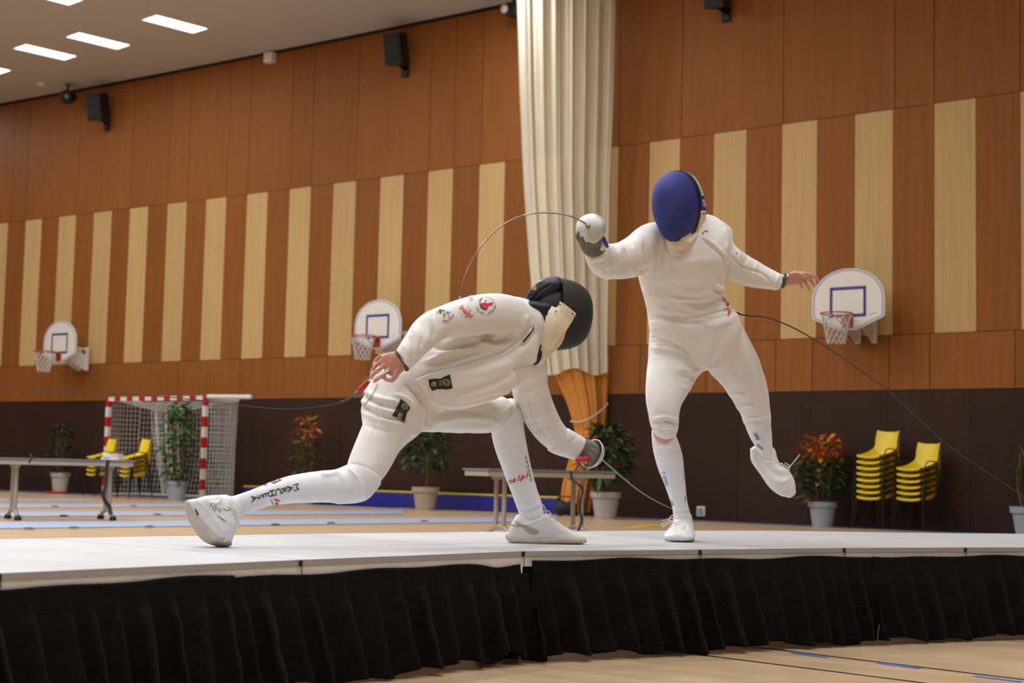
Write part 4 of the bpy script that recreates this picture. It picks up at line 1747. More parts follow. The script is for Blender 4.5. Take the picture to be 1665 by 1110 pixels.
def dome(C, A, B, outline_h, outline_w, depth, n=40, m=14, p=0.75, chin=0.30):
    """mask shell: C rim centre, A facing direction, B up; egg shaped outline"""
    A = unit(A); B = unit(B - A * (B @ A)); S = np.cross(A, B)
    G = []
    for j in range(m + 1):
        th = (math.pi / 2) * j / m
        k = math.cos(th) ** p
        a = math.sin(th) ** 0.9 * depth
        row = []
        for i in range(n):
            f = 2 * math.pi * i / n
            h = math.cos(f); w = math.copysign(abs(math.sin(f)) ** 0.86, math.sin(f))
            ww = outline_w * (1 - chin * max(0.0, -h) ** 1.4 + 0.02 * max(0, h))
            row.append(C + A * a + B * h * outline_h * k + S * w * ww * k)
        G.append(row)
    return np.array(G), A, B, S


def dome_mesh(G, thick_to=0.985):
    """outer and inner skin of a shell, joined at the rim"""
    m, n = G.shape[:2]
    m -= 1
    V = G[:-1].reshape(-1, 3).tolist() + [G[-1].mean(0).tolist()]
    F = []
    for j in range(m - 1):
        for i in range(n):
            F.append((j * n + i, j * n + (i + 1) % n, (j + 1) * n + (i + 1) % n, (j + 1) * n + i))
    for i in range(n):
        F.append(((m - 1) * n + i, (m - 1) * n + (i + 1) % n, m * n))
    return V, F


def person(name, foot, label):
    r = empty(name, foot)
    tag(r, label, 'person')
    return r

# ================================================================== LEFT FENCER (lunging, back to the left)
LF = person('person', at(650, 884, DK), 'person in white fencing kit and black mask lunging low, bent forward to the right')
Zh = 6.22
# ---- outline rings, reused smaller for the body inside
torso_L = [(622, 612, 672, 690, 6.20, .13), (645, 585, 692, 672, 6.22, .135), (668, 558, 722, 667, 6.26, .13), (696, 536, 752, 666, 6.30, .125), (726, 514, 783, 658, 6.34, .125),
           (757, 497, 814, 645, 6.38, .125), (787, 487, 840, 628, 6.42, .125), (812, 484, 862, 612, 6.46, .12), (834, 487, 878, 596, 6.50, .11), (851, 494, 884, 578, 6.52, .095)]
neck_L = [(848, 497, 876, 560, 6.50, .075), (866, 502, 888, 545, 6.50, .062), (884, 506, 899, 536, 6.50, .055)]
armup_L = [(832, 482, 838, 552, 6.38, .085), (806, 477, 816, 546, 6.31, .088), (775, 479, 784, 544, 6.23, .083), (745, 487, 752, 547, 6.16, .078), (716, 498, 728, 549, 6.10, .073),
           (692, 508, 712, 558, 6.06, .07), (676, 521, 700, 568, 6.03, .068), (664, 538, 689, 578, 6.00, .064), (653, 555, 678, 590, 5.98, .058), (643, 572, 666, 601, 5.965, .05)]
armsw_L = [(836, 600, 888, 578, 6.52, .085), (833, 628, 889, 602, 6.58, .084), (836, 650, 891, 625, 6.62, .08), (845, 673, 897, 647, 6.66, .076), (857, 693, 905, 668, 6.69, .072),
           (872, 711, 914, 687, 6.72, .066), (890, 728, 924, 699, 6.75, .058), (898, 733, 930, 702, 6.76, .054)]
rearthigh_L = [(604, 610, 690, 652, 6.22, .125), (593, 642, 694, 676, 6.19, .128), (588, 668, 688, 694, 6.15, .122), (590, 690, 670, 705, 6.11, .112), (583, 710, 656, 721, 6.07, .103),
               (574, 730, 643, 743, 6.03, .095), (566, 748, 630, 766, 5.99, .088), (563, 760, 615, 787, 5.96, .083)]
rearshin_L = [(574, 752, 619, 788, 5.965, .078), (560, 757, 596, 813, 5.945, .078), (545, 763, 562, 819, 5.93, .074), (524, 765, 536, 817, 5.92, .068), (500, 768, 508, 817, 5.905, .064), (472, 773, 482, 818, 5.89, .061),
              (446, 781, 456, 820, 5.87, .056), (424, 790, 436, 823, 5.855, .049), (404, 798, 418, 829, 5.84, .044), (386, 804, 400, 835, 5.83, .040), (372, 808, 388, 838, 5.825, .038)]
frontthigh_L = [(676, 628, 668, 700, 6.26, .115), (705, 632, 696, 702, 6.33, .112), (738, 640, 732, 703, 6.42, .105), (770, 644, 764, 704, 6.50, .098), (800, 646, 788, 702, 6.58, .088), (822, 646, 801, 698, 6.62, .078)]
frontshin_L = [(800, 690, 838, 650, 6.62, .072), (799, 702, 849, 672, 6.64, .072), (801, 716, 852, 694, 6.645, .068), (807, 737, 856, 720, 6.65, .066), (815, 758, 861, 746, 6.655, .062), (824, 782, 867, 772, 6.66, .055),
               (833, 805, 874, 797, 6.66, .048), (841, 827, 882, 821, 6.66, .042), (847, 842, 884, 838, 6.66, .04)]


def shrink(rs, k):
    out = []
    for x1, y1, x2, y2, Z, t in rs:
        cx, cy = (x1 + x2) / 2, (y1 + y2) / 2
        out.append((cx + (x1 - cx) * k, cy + (y1 - cy) * k, cx + (x2 - cx) * k, cy + (y2 - cy) * k, Z, t * k))
    return out


# ---- body (skin): trunk, limbs, head, hands in one surface
hand_L = [loft([(645, 572, 664, 600, 5.965, .022), (639, 571.5, 658, 602, 5.962, .021), (632, 572.5, 651, 608, 5.958, .019), (625, 575, 643, 611, 5.955, .016), (619, 579, 634, 611, 5.955, .011)], cap=(.3, .6), seg=20, e=2.4),
          chain([(628, 577, 5.97, .0095), (619, 579.5, 5.975, .0085), (611.5, 585, 5.98, .0078), (607.5, 592, 5.975, .0068)]),
          chain([(627, 583, 5.96, .0098), (616, 590, 5.962, .009), (608, 598, 5.968, .0082), (603.5, 606.5, 5.965, .0072)]),
          chain([(628, 592, 5.95, .0100), (617, 600, 5.948, .0092), (608.5, 607, 5.953, .0084), (603, 613.5, 5.955, .0074)]),
          chain([(632, 601, 5.945, .0100), (623, 608.5, 5.938, .0092), (615, 615, 5.943, .0084), (608.5, 620, 5.948, .0074)]),
          chain([(648, 600, 5.95, .0125), (643, 611, 5.945, .0115), (637, 618, 5.942, .0100), (629, 617, 5.94, .0085), (623, 613.5, 5.938, .0070)])]
head_c = px(908, 512, 6.50)
hA = unit(0.94 * RT + 0.30 * FW - 0.10 * UP)
hB = unit(UP - hA * (UP @ hA) + 0.05 * RT); hS = np.cross(hA, hB)
face_L = [blob(head_c - hA * 0.02, [hA, hS, hB], (.098, .076, .118)), blob(head_c + hA * 0.045 - hB * 0.06, [hA, hS, hB], (.045, .05, .06)),
          blob(head_c + hA * 0.088 - hB * 0.02, [hA, hS, hB], (.022, .014, .026)),
          blob(head_c + hA * 0.07 - hB * 0.055, [hA, hS, hB], (.022, .024, .008)), blob(head_c + hA * 0.07 - hB * 0.068, [hA, hS, hB], (.02, .022, .008)),
          blob(head_c - hA * 0.02 + hS * 0.074 - hB * .01, [hA, hS, hB], (.018, .008, .03)), blob(head_c - hA * 0.02 - hS * 0.074 - hB * .01, [hA, hS, hB], (.018, .008, .03))]
inner = [loft(shrink(r, k), cap=(.5, .5)) for r, k in ((torso_L[1:], .70), (armup_L, .80), (armsw_L, .80), (rearthigh_L, .78), (rearshin_L, .84), (frontthigh_L[:-1], .70), (frontshin_L[1:], .76))]
inner += [loft(shrink([(664, 538, 689, 578, 6.00, .064), (653, 555, 678, 590, 5.98, .05), (644, 571, 664, 601, 5.965, .03)], .84)),
          loft(shrink([(636, 604, 690, 672, 6.20, .09), (660, 590, 700, 668, 6.23, .1)], .7)), loft(shrink([(842, 497, 870, 568, 6.50, .07), (866, 500, 890, 548, 6.50, .062), (896, 502, 912, 540, 6.50, .055)], .95)),
          loft([(905, 735, 930, 706, 6.76, .04), (925, 742, 946, 714, 6.77, .034), (945, 748, 963, 722, 6.78, .03)], cap=(.5, .8)),
          loft([(374, 812, 386, 834, 5.825, .034), (352, 815, 372, 842, 5.82, .036), (338, 845, 372, 855, 5.81, .035), (350, 872, 370, 868, 5.80, .03)]),
          loft([(855, 840, 877, 838, 6.66, .027), (852, 868, 878, 858, 6.66, .028), (900, 876, 900, 860, 6.66, .030), (930, 878, 932, 866, 6.66, .03)])]
garment('body', fuse(inner + hand_L + face_L, 0.0036, 5, 0.5), 'skin', LF)

# ---- breeches
me = fuse([loft(rearthigh_L, cap=(.6, .15)), loft(frontthigh_L, cap=(.5, .12)),
           loft([(612, 600, 672, 668, 6.21, .125), (632, 590, 690, 680, 6.23, .13), (655, 590, 705, 690, 6.27, .125)], cap=(.6, .6))], 0.005, 5)
cloth_noise(me, 0.0035, 22, 1)
wrinkle(me, [([(592, 634), (615, 648), (650, 655)], 5, .009), ([(588, 650), (612, 664), (648, 676)], 5, .010), ([(587, 668), (612, 682), (650, 690)], 5, .009), ([(592, 642), (618, 656), (655, 665)], 4, -.008),
             ([(588, 659), (615, 674), (650, 684)], 4, -.008), ([(640, 640), (668, 655), (680, 690)], 4, .008), ([(660, 625), (684, 650), (688, 690)], 4, -.010),
             ([(592, 690), (625, 700), (655, 703)], 4, -.004), ([(598, 700), (610, 730), (612, 765)], 9, .004),
             ([(628, 640), (612, 680), (606, 716)], 1.6, -.0025), ([(600, 628), (590, 655), (588, 668)], 4, .006),
             ([(700, 688), (750, 678), (797, 682), (815, 690)], 6, .006), ([(700, 678), (740, 668), (785, 670)], 6, -.005), ([(770, 698), (800, 690), (825, 668), (838, 652)], 5, .005),
             ([(705, 690), (680, 700), (668, 706)], 5, .010), ([(694, 672), (691, 690), (680, 702)], 2.2, -.009), ([(735, 655), (765, 662), (800, 655)], 5, .006)])
breeches = garment('breeches', me, 'cloth', LF)

# ---- jacket with its sleeves
flap = loft([(660, 600, 700, 652, 6.16, .06), (690, 596, 724, 664, 6.19, .075), (722, 585, 760, 664, 6.24, .085), (760, 575, 792, 655, 6.30, .09), (800, 560, 824, 641, 6.36, .09)], cap=(.4, .6))
me = fuse([loft(torso_L[1:], cap=(.2, .5)), loft(neck_L[:2], cap=(.3, .2)), loft(armup_L, cap=(.6, .12)), loft(armsw_L[:-1], cap=(.6, .12)), flap,
           loft([(838, 482, 856, 560, 6.46, .09), (852, 486, 880, 580, 6.48, .10)], cap=(.6, .6))], 0.005, 4)
cloth_noise(me, 0.003, 20, 2)
wrinkle(me, [
    ([(677, 614), (700, 605), (740, 596), (785, 583), (820, 570), (845, 552), (866, 530)], 2.0, -.006, None, 1), ([(677, 618), (700, 609), (740, 600), (785, 587), (820, 574), (845, 556), (868, 534)], 2.4, .004, None, 1),
    ([(700, 560), (730, 566), (770, 560), (820, 540)], 6, -.012, (6.1, 6.5)), ([(690, 588), (730, 575), (775, 566)], 4, .008, (6.1, 6.5)), ([(695, 596), (740, 584), (790, 570)], 3.5, -.007, (6.1, 6.5)),
    ([(785, 545), (810, 555), (835, 548)], 6, -.014), ([(768, 548), (795, 562), (825, 566)], 5, .008, (6.2, 6.6)),
    # sleeve folds at the elbow and cuff
    ([(702, 505), (708, 525), (706, 550)], 4, -.008), ([(694, 512), (697, 535), (694, 560)], 4, .008), ([(684, 520), (688, 545), (684, 566)], 3.5, -.007), ([(672, 530), (678, 552), (676, 575)], 4, .007),
    ([(663, 545), (670, 565), (668, 590)], 3.5, -.006), ([(655, 558), (662, 575), (660, 596)], 3.5, .005), ([(714, 500), (720, 520), (718, 546)], 4, .006),
    ([(768, 478), (764, 484), (762, 488)], 4, .010), ([(757, 487), (762, 482), (770, 480)], 3, -.006), ([(740, 548), (780, 540), (820, 538)], 5, .005, (6.0, 6.3)),
    ([(705, 575), (745, 572), (790, 556), (830, 535)], 5, .009, (6.1, 6.5)), ([(720, 610), (770, 606), (830, 588), (862, 560)], 10, .006), ([(740, 640), (790, 630), (840, 606)], 8, -.006), ([(838, 545), (850, 530), (858, 512)], 5, .007), ([(846, 565), (862, 550), (874, 540)], 4, -.006),
    # lower front
    ([(700, 650), (725, 658), (757, 656), (800, 645), (824, 636)], 4, .007), ([(715, 630), (735, 645), (770, 640)], 9, -.005), ([(690, 640), (697, 655), (712, 662)], 4, -.006),
    # sword sleeve seam and folds
    ([(856, 630), (862, 660), (874, 690), (892, 712)], 2, -.005), ([(838, 640), (860, 636), (886, 622)], 5, .006), ([(842, 660), (868, 656), (893, 645)], 5, -.006), ([(852, 682), (878, 676), (900, 664)], 5, .006), ([(866, 703), (890, 695), (908, 684)], 4, -.006),
    ([(834, 604), (850, 596), (880, 594)], 5, -.008),
])
jacket = garment('jacket', me, 'cloth', LF)
# collar edge with its dark lining, and the zip line
m = MB()
V, F = loft([(866, 500, 880, 532, 6.44, .045), (872, 500, 886, 532, 6.44, .047)], cap=(.3, .3)); m.add(V, F)
m.build('collar', 'cloth', jacket, smooth=True)
m = MB()
jb = bvh_of([jacket])
for P in ([(868, 533), (862, 541), (856, 548), (850, 555)],):
    m.tube(drape(jb, catmull(P, 4), .003), .004, 6)
m.build('zip', 'navy', jacket, smooth=True)
# gauntlet over the cuff of the sword sleeve
me = fuse([loft([(890, 732, 924, 696, 6.75, .062), (902, 738, 934, 702, 6.757, .059), (918, 743, 944, 708, 6.765, .053), (932, 747, 952, 713, 6.772, .046)], cap=(.1, .12))], 0.004, 3)
wrinkle(me, [([(894, 730), (906, 716), (922, 700)], 2, .004), ([(914, 738), (925, 722), (938, 710)], 4, -.003)])
garment('gauntlet', me, 'cloth', LF)

# ---- socks
me = fuse([loft(rearshin_L, cap=(.3, .3))], 0.0042, 4)
wrinkle(me, [([(561, 756), (578, 772), (590, 792), (593, 810)], 3, .005), ([(548, 764), (560, 780), (566, 800)], 5, .004), ([(523, 766), (530, 772), (552, 768)], 4, .006), ([(540, 812), (552, 816), (566, 812)], 4, .005)] +
        [([(386 + 6 * 0, 806 + 3.2 * k), (405, 800 + 3.2 * k), (428, 793 + 3.4 * k)], 1.0, -.0022) for k in range(1, 10)])
sockR = garment('sock', me, 'sockm', LF)
sockR['label'] = 'long white sock with dark lettering'
me = fuse([loft(frontshin_L, cap=(.3, .3))], 0.0042, 4)
wrinkle(me, [([(802, 698), (820, 686), (846, 664)], 3, .004), ([(812, 708), (830, 702), (848, 690)], 5, -.003), ([(843, 830), (860, 832), (880, 824)], 2.5, -.003), ([(842, 824), (860, 826), (880, 818)], 2.5, .003)])
sockF = garment('sock', me, 'sockm', LF)
sockF['label'] = 'long white sock with red lettering'

# ---- shoes


def laces(pts_list, parent, r=0.0022):
    m = MB()
    for P in pts_list:
        m.tube(spline([px(x, y, z) for x, y, z in P], 6), r, 6)
    return m.build('lace', 'lace', parent, smooth=True)


# rear shoe, heel up, sole turned to the left
rs = [(305, 815, 318, 811, 5.80, .026), (309, 826, 336, 806, 5.80, .036), (318, 840, 360, 806, 5.80, .042), (328, 853, 386, 820, 5.80, .046), (338, 864, 390, 838, 5.795, .048), (348, 874, 386, 856, 5.79, .047), (356, 879, 380, 867, 5.787, .040), (362, 882, 378, 873.5, 5.785, .034)]
me = fuse([loft(rs, cap=(.5, .5), e=2.5), loft([(352, 805, 374, 838, 5.81, .045), (366, 804, 392, 840, 5.82, .044), (374, 808, 397, 838, 5.825, .04)], cap=(.5, .3))], 0.0038, 3)
wrinkle(me, [([(318, 812), (335, 826), (352, 848), (372, 874)], 2, .003), ([(352, 806), (358, 812), (352, 818), (340, 816)], 3, .004), ([(362, 845), (372, 852), (380, 862)], 4, -.003), ([(356, 838), (370, 848), (384, 852)], 4, .003)])
shoeR = garment('shoe', me, 'shoe', LF)
shoeR['label'] = 'white shoe standing on its toe'
so = [(302, 815.5, 308, 812.5, 5.80, .030), (303.5, 829, 315, 825, 5.80, .039), (308, 845, 328, 838, 5.80, .043), (316, 860, 342, 851, 5.80, .046), (326, 874, 357, 863, 5.795, .049), (338, 883.5, 369, 872.5, 5.79, .050), (350, 886, 375, 878.5, 5.785, .046), (360, 886, 375, 881, 5.782, .034)]
me = fuse([loft(so, cap=(.4, .5), e=3)], 0.0036, 2)
wrinkle(me, [([(304, 822), (316, 840), (320, 850)], 3, -.003), ([(330, 868), (345, 880), (358, 886)], 3, -.002)])
so_o = garment('sole', me, 'sole', shoeR)
d = Decal(bvh_of([shoeR, so_o, sockR]))
d.poly([[(316, 825), (320, 829), (324, 837), (320.5, 837)]], 'blackprint', .001)
d.build('sole_shank', shoeR)
d = Decal(bvh_of([shoeR, so_o, sockR]))
for P in ([(344, 818), (342, 824), (347, 822), (346, 829), (350, 828), (349, 832)], [(351, 820), (350, 826), (356, 827), (355, 831), (360, 828), (358, 833)], [(363, 827), (369, 830), (374, 828)], [(354, 838), (360, 842), (366, 848)]):
    d.poly(stroke2(P, 1.0), 'blackprint', .0015)
d.build('signature', shoeR)
laces([[(372, 814, 5.77), (378, 822, 5.765), (376, 832, 5.765), (383, 838, 5.765), (392, 843, 5.77)], [(378, 816, 5.77), (384, 826, 5.765), (380, 836, 5.765), (386, 846, 5.765)], [(368, 822, 5.765), (380, 826, 5.76), (390, 836, 5.765), (394, 842, 5.77)], [(366, 832, 5.76), (378, 834, 5.76), (388, 830, 5.765)], [(364, 840, 5.76), (376, 842, 5.76), (386, 838, 5.765)]], shoeR)

# front shoe flat on the stage
fs = [(827, 880, 834, 846, 6.66, .030), (832, 882, 842, 836, 6.66, .038), (848, 882.5, 856, 836, 6.66, .042), (868, 883, 876, 836, 6.66, .043), (886, 883, 890, 836, 6.66, .044), (902, 883.5, 905, 848, 6.66, .046), (920, 883.8, 922, 858, 6.66, .047), (936, 884, 936, 865, 6.66, .043), (947, 884, 946, 870, 6.66, .034)]
me = fuse([loft(fs, cap=(.5, .5), e=2.6)], 0.004, 3)
wrinkle(me, [([(836, 842), (845, 852), (860, 852), (882, 842)], 2.5, .003), ([(885, 838), (900, 848), (915, 856)], 3, .003), ([(905, 864), (915, 868), (930, 868)], 5, -.002)])
shoeF = garment('shoe', me, 'shoe', LF)
shoeF['label'] = 'white shoe flat on the stage'
fo = [(823, 868, 826, 878.9, 6.66, .030), (829, 868, 830, 880.9, 6.66, .040), (848, 871, 848, 881.4, 6.66, .044), (870, 873, 870, 882.4, 6.66, .044), (892, 873, 892, 882.4, 6.66, .047), (915, 870, 915, 882.4, 6.66, .051), (938, 871, 938, 882.4, 6.66, .049), (952, 873.5, 953, 881.4, 6.66, .036)]
me = fuse([loft(fo, cap=(.5, .3), e=3.2)], 0.0036, 2)
sf = garment('sole', me, 'sole', shoeF)
d = Decal(bvh_of([shoeF]))
d.poly([[(838, 846), (846, 850), (862, 856), (877, 863), (874, 867.5), (868, 869), (858, 866), (850, 858), (840, 852)]], 'greytape', .0016)
d.text('WORLD', (835.5, 854), (5.2, 0.8), (-0.5, -4.5), 'blackprint', .0026)
d.build('side_panel', shoeF)
laces([[(884, 838, 6.61), (888, 834, 6.60), (886, 826, 6.60), (883, 820, 6.60)], [(884, 834, 6.61), (894, 836, 6.60), (900, 842, 6.60)], [(888, 840, 6.61), (898, 842, 6.60), (906, 846, 6.60)], [(894, 846, 6.60), (904, 847, 6.60), (913, 852, 6.60)], [(880, 832, 6.61), (890, 830, 6.60), (897, 836, 6.60)]], shoeF)

# ---- glove on the sword hand
gl = [loft([(931, 741, 951, 713, 6.772, .040), (942, 744, 961, 715, 6.778, .038), (951, 744, 969, 719, 6.782, .034), (958, 744, 974, 725, 6.785, .028)], cap=(.3, .7)),
      chain([(962, 722, 6.765, .013), (970, 728, 6.755, .0125), (972, 737, 6.752, .0115), (966, 742, 6.755, .010)]),
      chain([(960, 730, 6.755, .013), (968, 737, 6.745, .0125), (969, 746, 6.745, .0115), (962, 749, 6.75, .010)]),
      chain([(957, 737, 6.75, .0125), (964, 744, 6.742, .012), (964, 752, 6.742, .011), (958, 754, 6.745, .0095)]),
      chain([(953, 742, 6.75, .012), (959, 750, 6.742, .011), (958, 756, 6.742, .010), (953, 757, 6.745, .009)]),
      chain([(956, 719, 6.79, .013), (966, 722, 6.795, .012), (975, 730, 6.795, .0105)])]
me = fuse(gl, 0.003, 4)
garment('glove', me, 'glovegrey', LF)

# ---- mask
mC = px(901, 510, 6.50)
mA = unit(0.945 * RT + 0.32 * FW - 0.075 * UP); mB = unit(UP - 0.05 * RT)
G, mA, mB, mS = dome(mC, mA, mB, 0.153, 0.110, 0.163, n=48, m=18, p=0.62, chin=0.22)
if mS @ FW > 0:
    pass
mask = MB()
V, F = dome_mesh(G)
mask.add(V, F)
Gi, _, _, _ = dome(mC + mA * 0.001, mA, mB, 0.148, 0.105, 0.157, n=48, m=18, p=0.62, chin=0.22)
V, F = dome_mesh(Gi)
mask.add(V, [f[::-1] for f in F])
n = 48
mask.add(np.vstack([G[0], Gi[0]]), [(i, (i + 1) % n, (i + 1) % n + n, i + n) for i in range(n)])
maskL = mask.build('mask', 'maskblack', LF, smooth=True)
maskL['label'] = 'black fencing mask with a cream bib'
near = 1 if mS @ FW < 0 else -1
m = MB(); m.tube([tuple(G[0][(near * k) % 48]) for k in range(-24, 6)], 0.0055, 8); m.build('rim', 'blacktrim', maskL, smooth=True)
V, F = blob(head_c - hA * 0.018, [hA, hS, hB], (.106, .088, .128))
mesh_obj('lining', V, F, 'blacktrim', maskL, smooth=True)
# padded back strap and tongue behind the head
me = fuse([loft([(906, 449, 912, 476, 6.50, .075), (888, 451, 898, 486, 6.50, .078), (872, 461, 884, 492, 6.50, .074), (860, 473, 872, 496, 6.50, .066), (853, 485, 862, 498, 6.50, .05)], cap=(.3, .6))], 0.004, 5)
wrinkle(me, [([(895, 462), (876, 474), (864, 490)], 2.5, -.006), ([(885, 456), (868, 468), (857, 484)], 3, .005)])
pad = garment('back_pad', me, 'navy', maskL)
d = Decal(bvh_of([pad]))
d.text('e', (870, 467), (12.5, 2.8), (2.6, -12.5), 'yellowprint', .0025, bold=.0)
d.poly([[(865, 469.5), (873, 471.5), (873, 472.3), (865, 470.4)], [(876, 458), (882, 455), (882.5, 456), (876.5, 459.2)]], 'yellowprint', .002)
d.build('print', pad)
me = fuse([loft([(843, 491, 850, 503, 6.46, .03), (856, 489, 864, 509, 6.46, .06), (874, 488, 881, 517, 6.47, .07), (893, 486, 897, 520, 6.48, .07), (906, 486, 908, 512, 6.49, .06)], cap=(.6, .5))], 0.004, 4)
garment('neck_strap', me, 'navy', maskL)
# bib: rim edge down to the throat
bib = [loft([(906, 490, 894, 568, 6.49, .098), (898, 496, 888, 576, 6.48, .100), (888, 502, 880, 588, 6.47, .098), (880, 508, 872, 593, 6.465, .09), (876, 514, 866, 592, 6.46, .082)], cap=(.25, .25), e=2.4)]
me = fuse(bib, 0.004, 3)
wrinkle(me, [([(892, 500), (898, 525), (890, 560)], 3, .005), ([(885, 512), (880, 550), (872, 588)], 3, -.004), ([(896, 540), (893, 552), (888, 562)], 3, -.005), ([(872, 567), (884, 568), (893, 563)], 2, .003), ([(878, 512), (870, 560), (866, 590)], 2.2, .004)])
bibo = garment('bib', me, 'cream', maskL)
# stiff side panel of the bib over the mesh
d = Decal(bvh_of([maskL, bibo]))
d.poly([[(908, 488), (922, 498), (936, 509.5), (930, 522), (921, 536), (910, 551), (896, 569), (889, 575), (884, 560), (886, 530), (893, 506), (901, 494)]], 'cream', .0045, 4.0)
PV = d.m.V[0]
ux_, uy_, uz_ = proj(PV)
nz = np.array([uz_[(ux_ - a) ** 2 + (uy_ - b) ** 2 < 64].min() for a, b in zip(ux_, uy_)])
nz = np.array([nz[(ux_ - a) ** 2 + (uy_ - b) ** 2 < 30].mean() for a, b in zip(ux_, uy_)]) - .002
d.m.V[0] = np.array([px(a, b, c) for a, b, c in zip(ux_, uy_, nz)])
po = d.build('bib_side_panel', maskL)
po.data.polygons.foreach_set('use_smooth', [True] * len(po.data.polygons))
sm = po.modifiers.new('thickness', 'SOLIDIFY'); sm.thickness = .003; sm.offset = 1
d = Decal(bvh_of([po]))
for c in ((911.5, 496), (930.5, 510), (903.5, 507)):
    d.poly([circle2(c, 1.6, 1.5, 10)], 'blacktrim', .005)
d.build('press_stud', maskL)
# dark sliver added to stand in for the shadow between bib and jacket
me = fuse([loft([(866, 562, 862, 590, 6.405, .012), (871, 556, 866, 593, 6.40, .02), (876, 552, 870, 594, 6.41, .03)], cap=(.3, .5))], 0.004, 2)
garment('throat_shade', me, 'navy', maskL)

# ---- patches and prints
jb = bvh_of([jacket])
d = Decal(jb)
# round club patch
c0 = (789.5, 496.5)
d.poly([circle2(c0, 17.5, 15.2, 30, .3)], 'whiteprint', .0012)
d.poly(stroke2([(783, 486), (780.3, 489), (779.6, 494), (780.6, 499), (784.5, 502.2), (789, 503.6), (792, 502.4)], 1.3), 'blackprint', .003)
d.poly([[(780.6, 494.2), (786, 492.2), (793, 493.2), (801, 491.4), (801.5, 494.5), (798, 497.2), (794.5, 497.4), (792.5, 500.5), (789, 503), (784.8, 501), (781.2, 498)]], 'redprint', .0026)
d.poly([[(781, 488), (788, 487), (798, 491), (799, 493), (790, 493.6), (781, 494.4)]], 'whiteprint', .0024)
d.poly([circle2((789.5, 490), 1.5, 1.2, 8)], 'blackprint', .003)
d.poly([[(787, 498.5), (788, 497.5), (789, 500), (788, 500.4)]], 'whiteprint', .0032)


def arc_text(s, c, r, a0, a1, size, m, ry=None, inward=False):
    ry = ry or r
    for i, ch in enumerate(s):
        a = math.radians(a0 + (a1 - a0) * (i / max(1, len(s) - 1)))
        p = (c[0] + r * math.cos(a), c[1] + ry * math.sin(a))
        t = np.array([-r * math.sin(a), ry * math.cos(a)]); t = t / np.linalg.norm(t)
        nrm = np.array([math.cos(a), math.sin(a)])
        if inward:
            t = -t; nrm = -nrm
        if ch != ' ':
            d.text(ch, p, t * size, nrm * size, m, .0026, bold=.01)


arc_text('TORINO', c0, 15.2, 165, 110, 3.6, 'blackprint', 13.0, True)
arc_text('MARCHESA', c0, 15.2, 68, 2, 3.6, 'blackprint', 13.0, True)
arc_text('CLUB SCHERMA', c0, 15.0, 215, 345, 3.0, 'greyprint', 12.8)
d.build('club_patch', jacket)
d = Decal(jb)
d.poly([[(741, 495), (748, 492.5), (773, 518), (766, 521)]], 'whiteprint', .001)
ang = math.radians(41)
ux = np.array([math.cos(ang), math.sin(ang)]) * 12.5; uy = np.array([math.sin(ang), -math.cos(ang)]) * 12.5
d.text('inalpi', (757.5, 506.5), ux, uy, 'redprint', .0024, bold=.012, shear=.15)
d.text('gruppo', (763.5, 502.0), ux * .28, uy * .28, 'greyprint', .0024)
d.text('dal 1966 qualita', (752.5, 512.5), ux * .24, uy * .24, 'greyprint', .0024)
d.build('sponsor_patch', jacket)
d = Decal(jb)
c1 = (723.5, 513)
d.poly([circle2(c1, 14, 11.5, 26, .2)], 'whiteprint', .001)
d.poly([circle2((716, 506.5), 2.6, 3.8, 12, -.2)], 'greenprint', .0024)
d.poly([circle2((722, 512), 2.0, 3.6, 12, 0)], 'orangeprint', .0026)
d.poly([[(724, 507.5), (728, 506), (733, 508.5), (730, 509.8), (726, 510)]], 'skyprint', .0026)
d.poly([[(718, 504), (723, 505), (724, 506), (719, 506)]], 'blackprint', .0028)
d.poly(stroke2([(727, 509), (729, 514), (731, 518)], .8), 'redprint', .0028)
d.poly(stroke2([(719, 520), (723, 522.4), (727, 522), (730, 520)], 1.2), 'redprint', .0026)
d.poly(stroke2([(711, 505), (710.6, 508), (711, 511)], 1.2), 'redprint', .0026)
d.poly(stroke2([(731, 519), (735, 515), (737, 511)], 1.0), 'blackprint', .0026)
d.build('event_patch', jacket)


def brand_patch(dd, P, e_c, e_x, e_y, ring_c, ring_r):
    dd.poly([P], 'navypatch', .0016)
    dd.text('e', e_c, np.array(e_x) * 1.35, np.array(e_y) * 1.35, 'yellowprint', .003, bold=.0)
    for k in (1.0, .72, .42):
        dd.poly(stroke2(circle2(ring_c, ring_r[0] * k, ring_r[1] * k, 16, ring_r[2]) + [circle2(ring_c, ring_r[0] * k, ring_r[1] * k, 16, ring_r[2])[0]], .5), 'yellowprint', .003)


d = Decal(jb)
brand_patch(d, [(696.5, 616.5), (707, 615.5), (716, 615.5), (724, 611.5), (731.5, 608.5), (733, 616), (736, 631), (728, 633), (718, 632.5), (710, 632.5), (702.5, 635.5), (698, 626)],
            (706.5, 624), (1.0, 12.5), (12.5, -1.0), (725.5, 621.5), (6.5, 5.0, .4))
for y0 in (619, 621.5, 624, 626.5):
    d.poly(stroke2([(713.5, y0), (718.5, y0 - .8)], .6), 'yellowprint', .003)
d.poly([[(696.8, 626.5), (699, 626), (700, 629), (697.8, 629.5)]], 'redprint', .003)
d.build('maker_patch', jacket)
d = Decal(bvh_of([breeches]))
brand_patch(d, [(651.5, 648), (656, 651.5), (662, 656.5), (666.8, 662), (665, 667.5), (662.5, 668.5), (661, 673), (657.3, 687.5), (648, 682), (637.5, 675), (643, 666), (648, 656)],
            (650.5, 674.5), (11.5, 6.5), (6.0, -11.0), (657.5, 661), (5.8, 4.2, .7))
d.poly(stroke2([(641, 675.5), (649, 680.5), (656, 684.5)], .5), 'yellowprint', .003)
d.build('maker_patch', breeches)

d = Decal(bvh_of([sockR]))
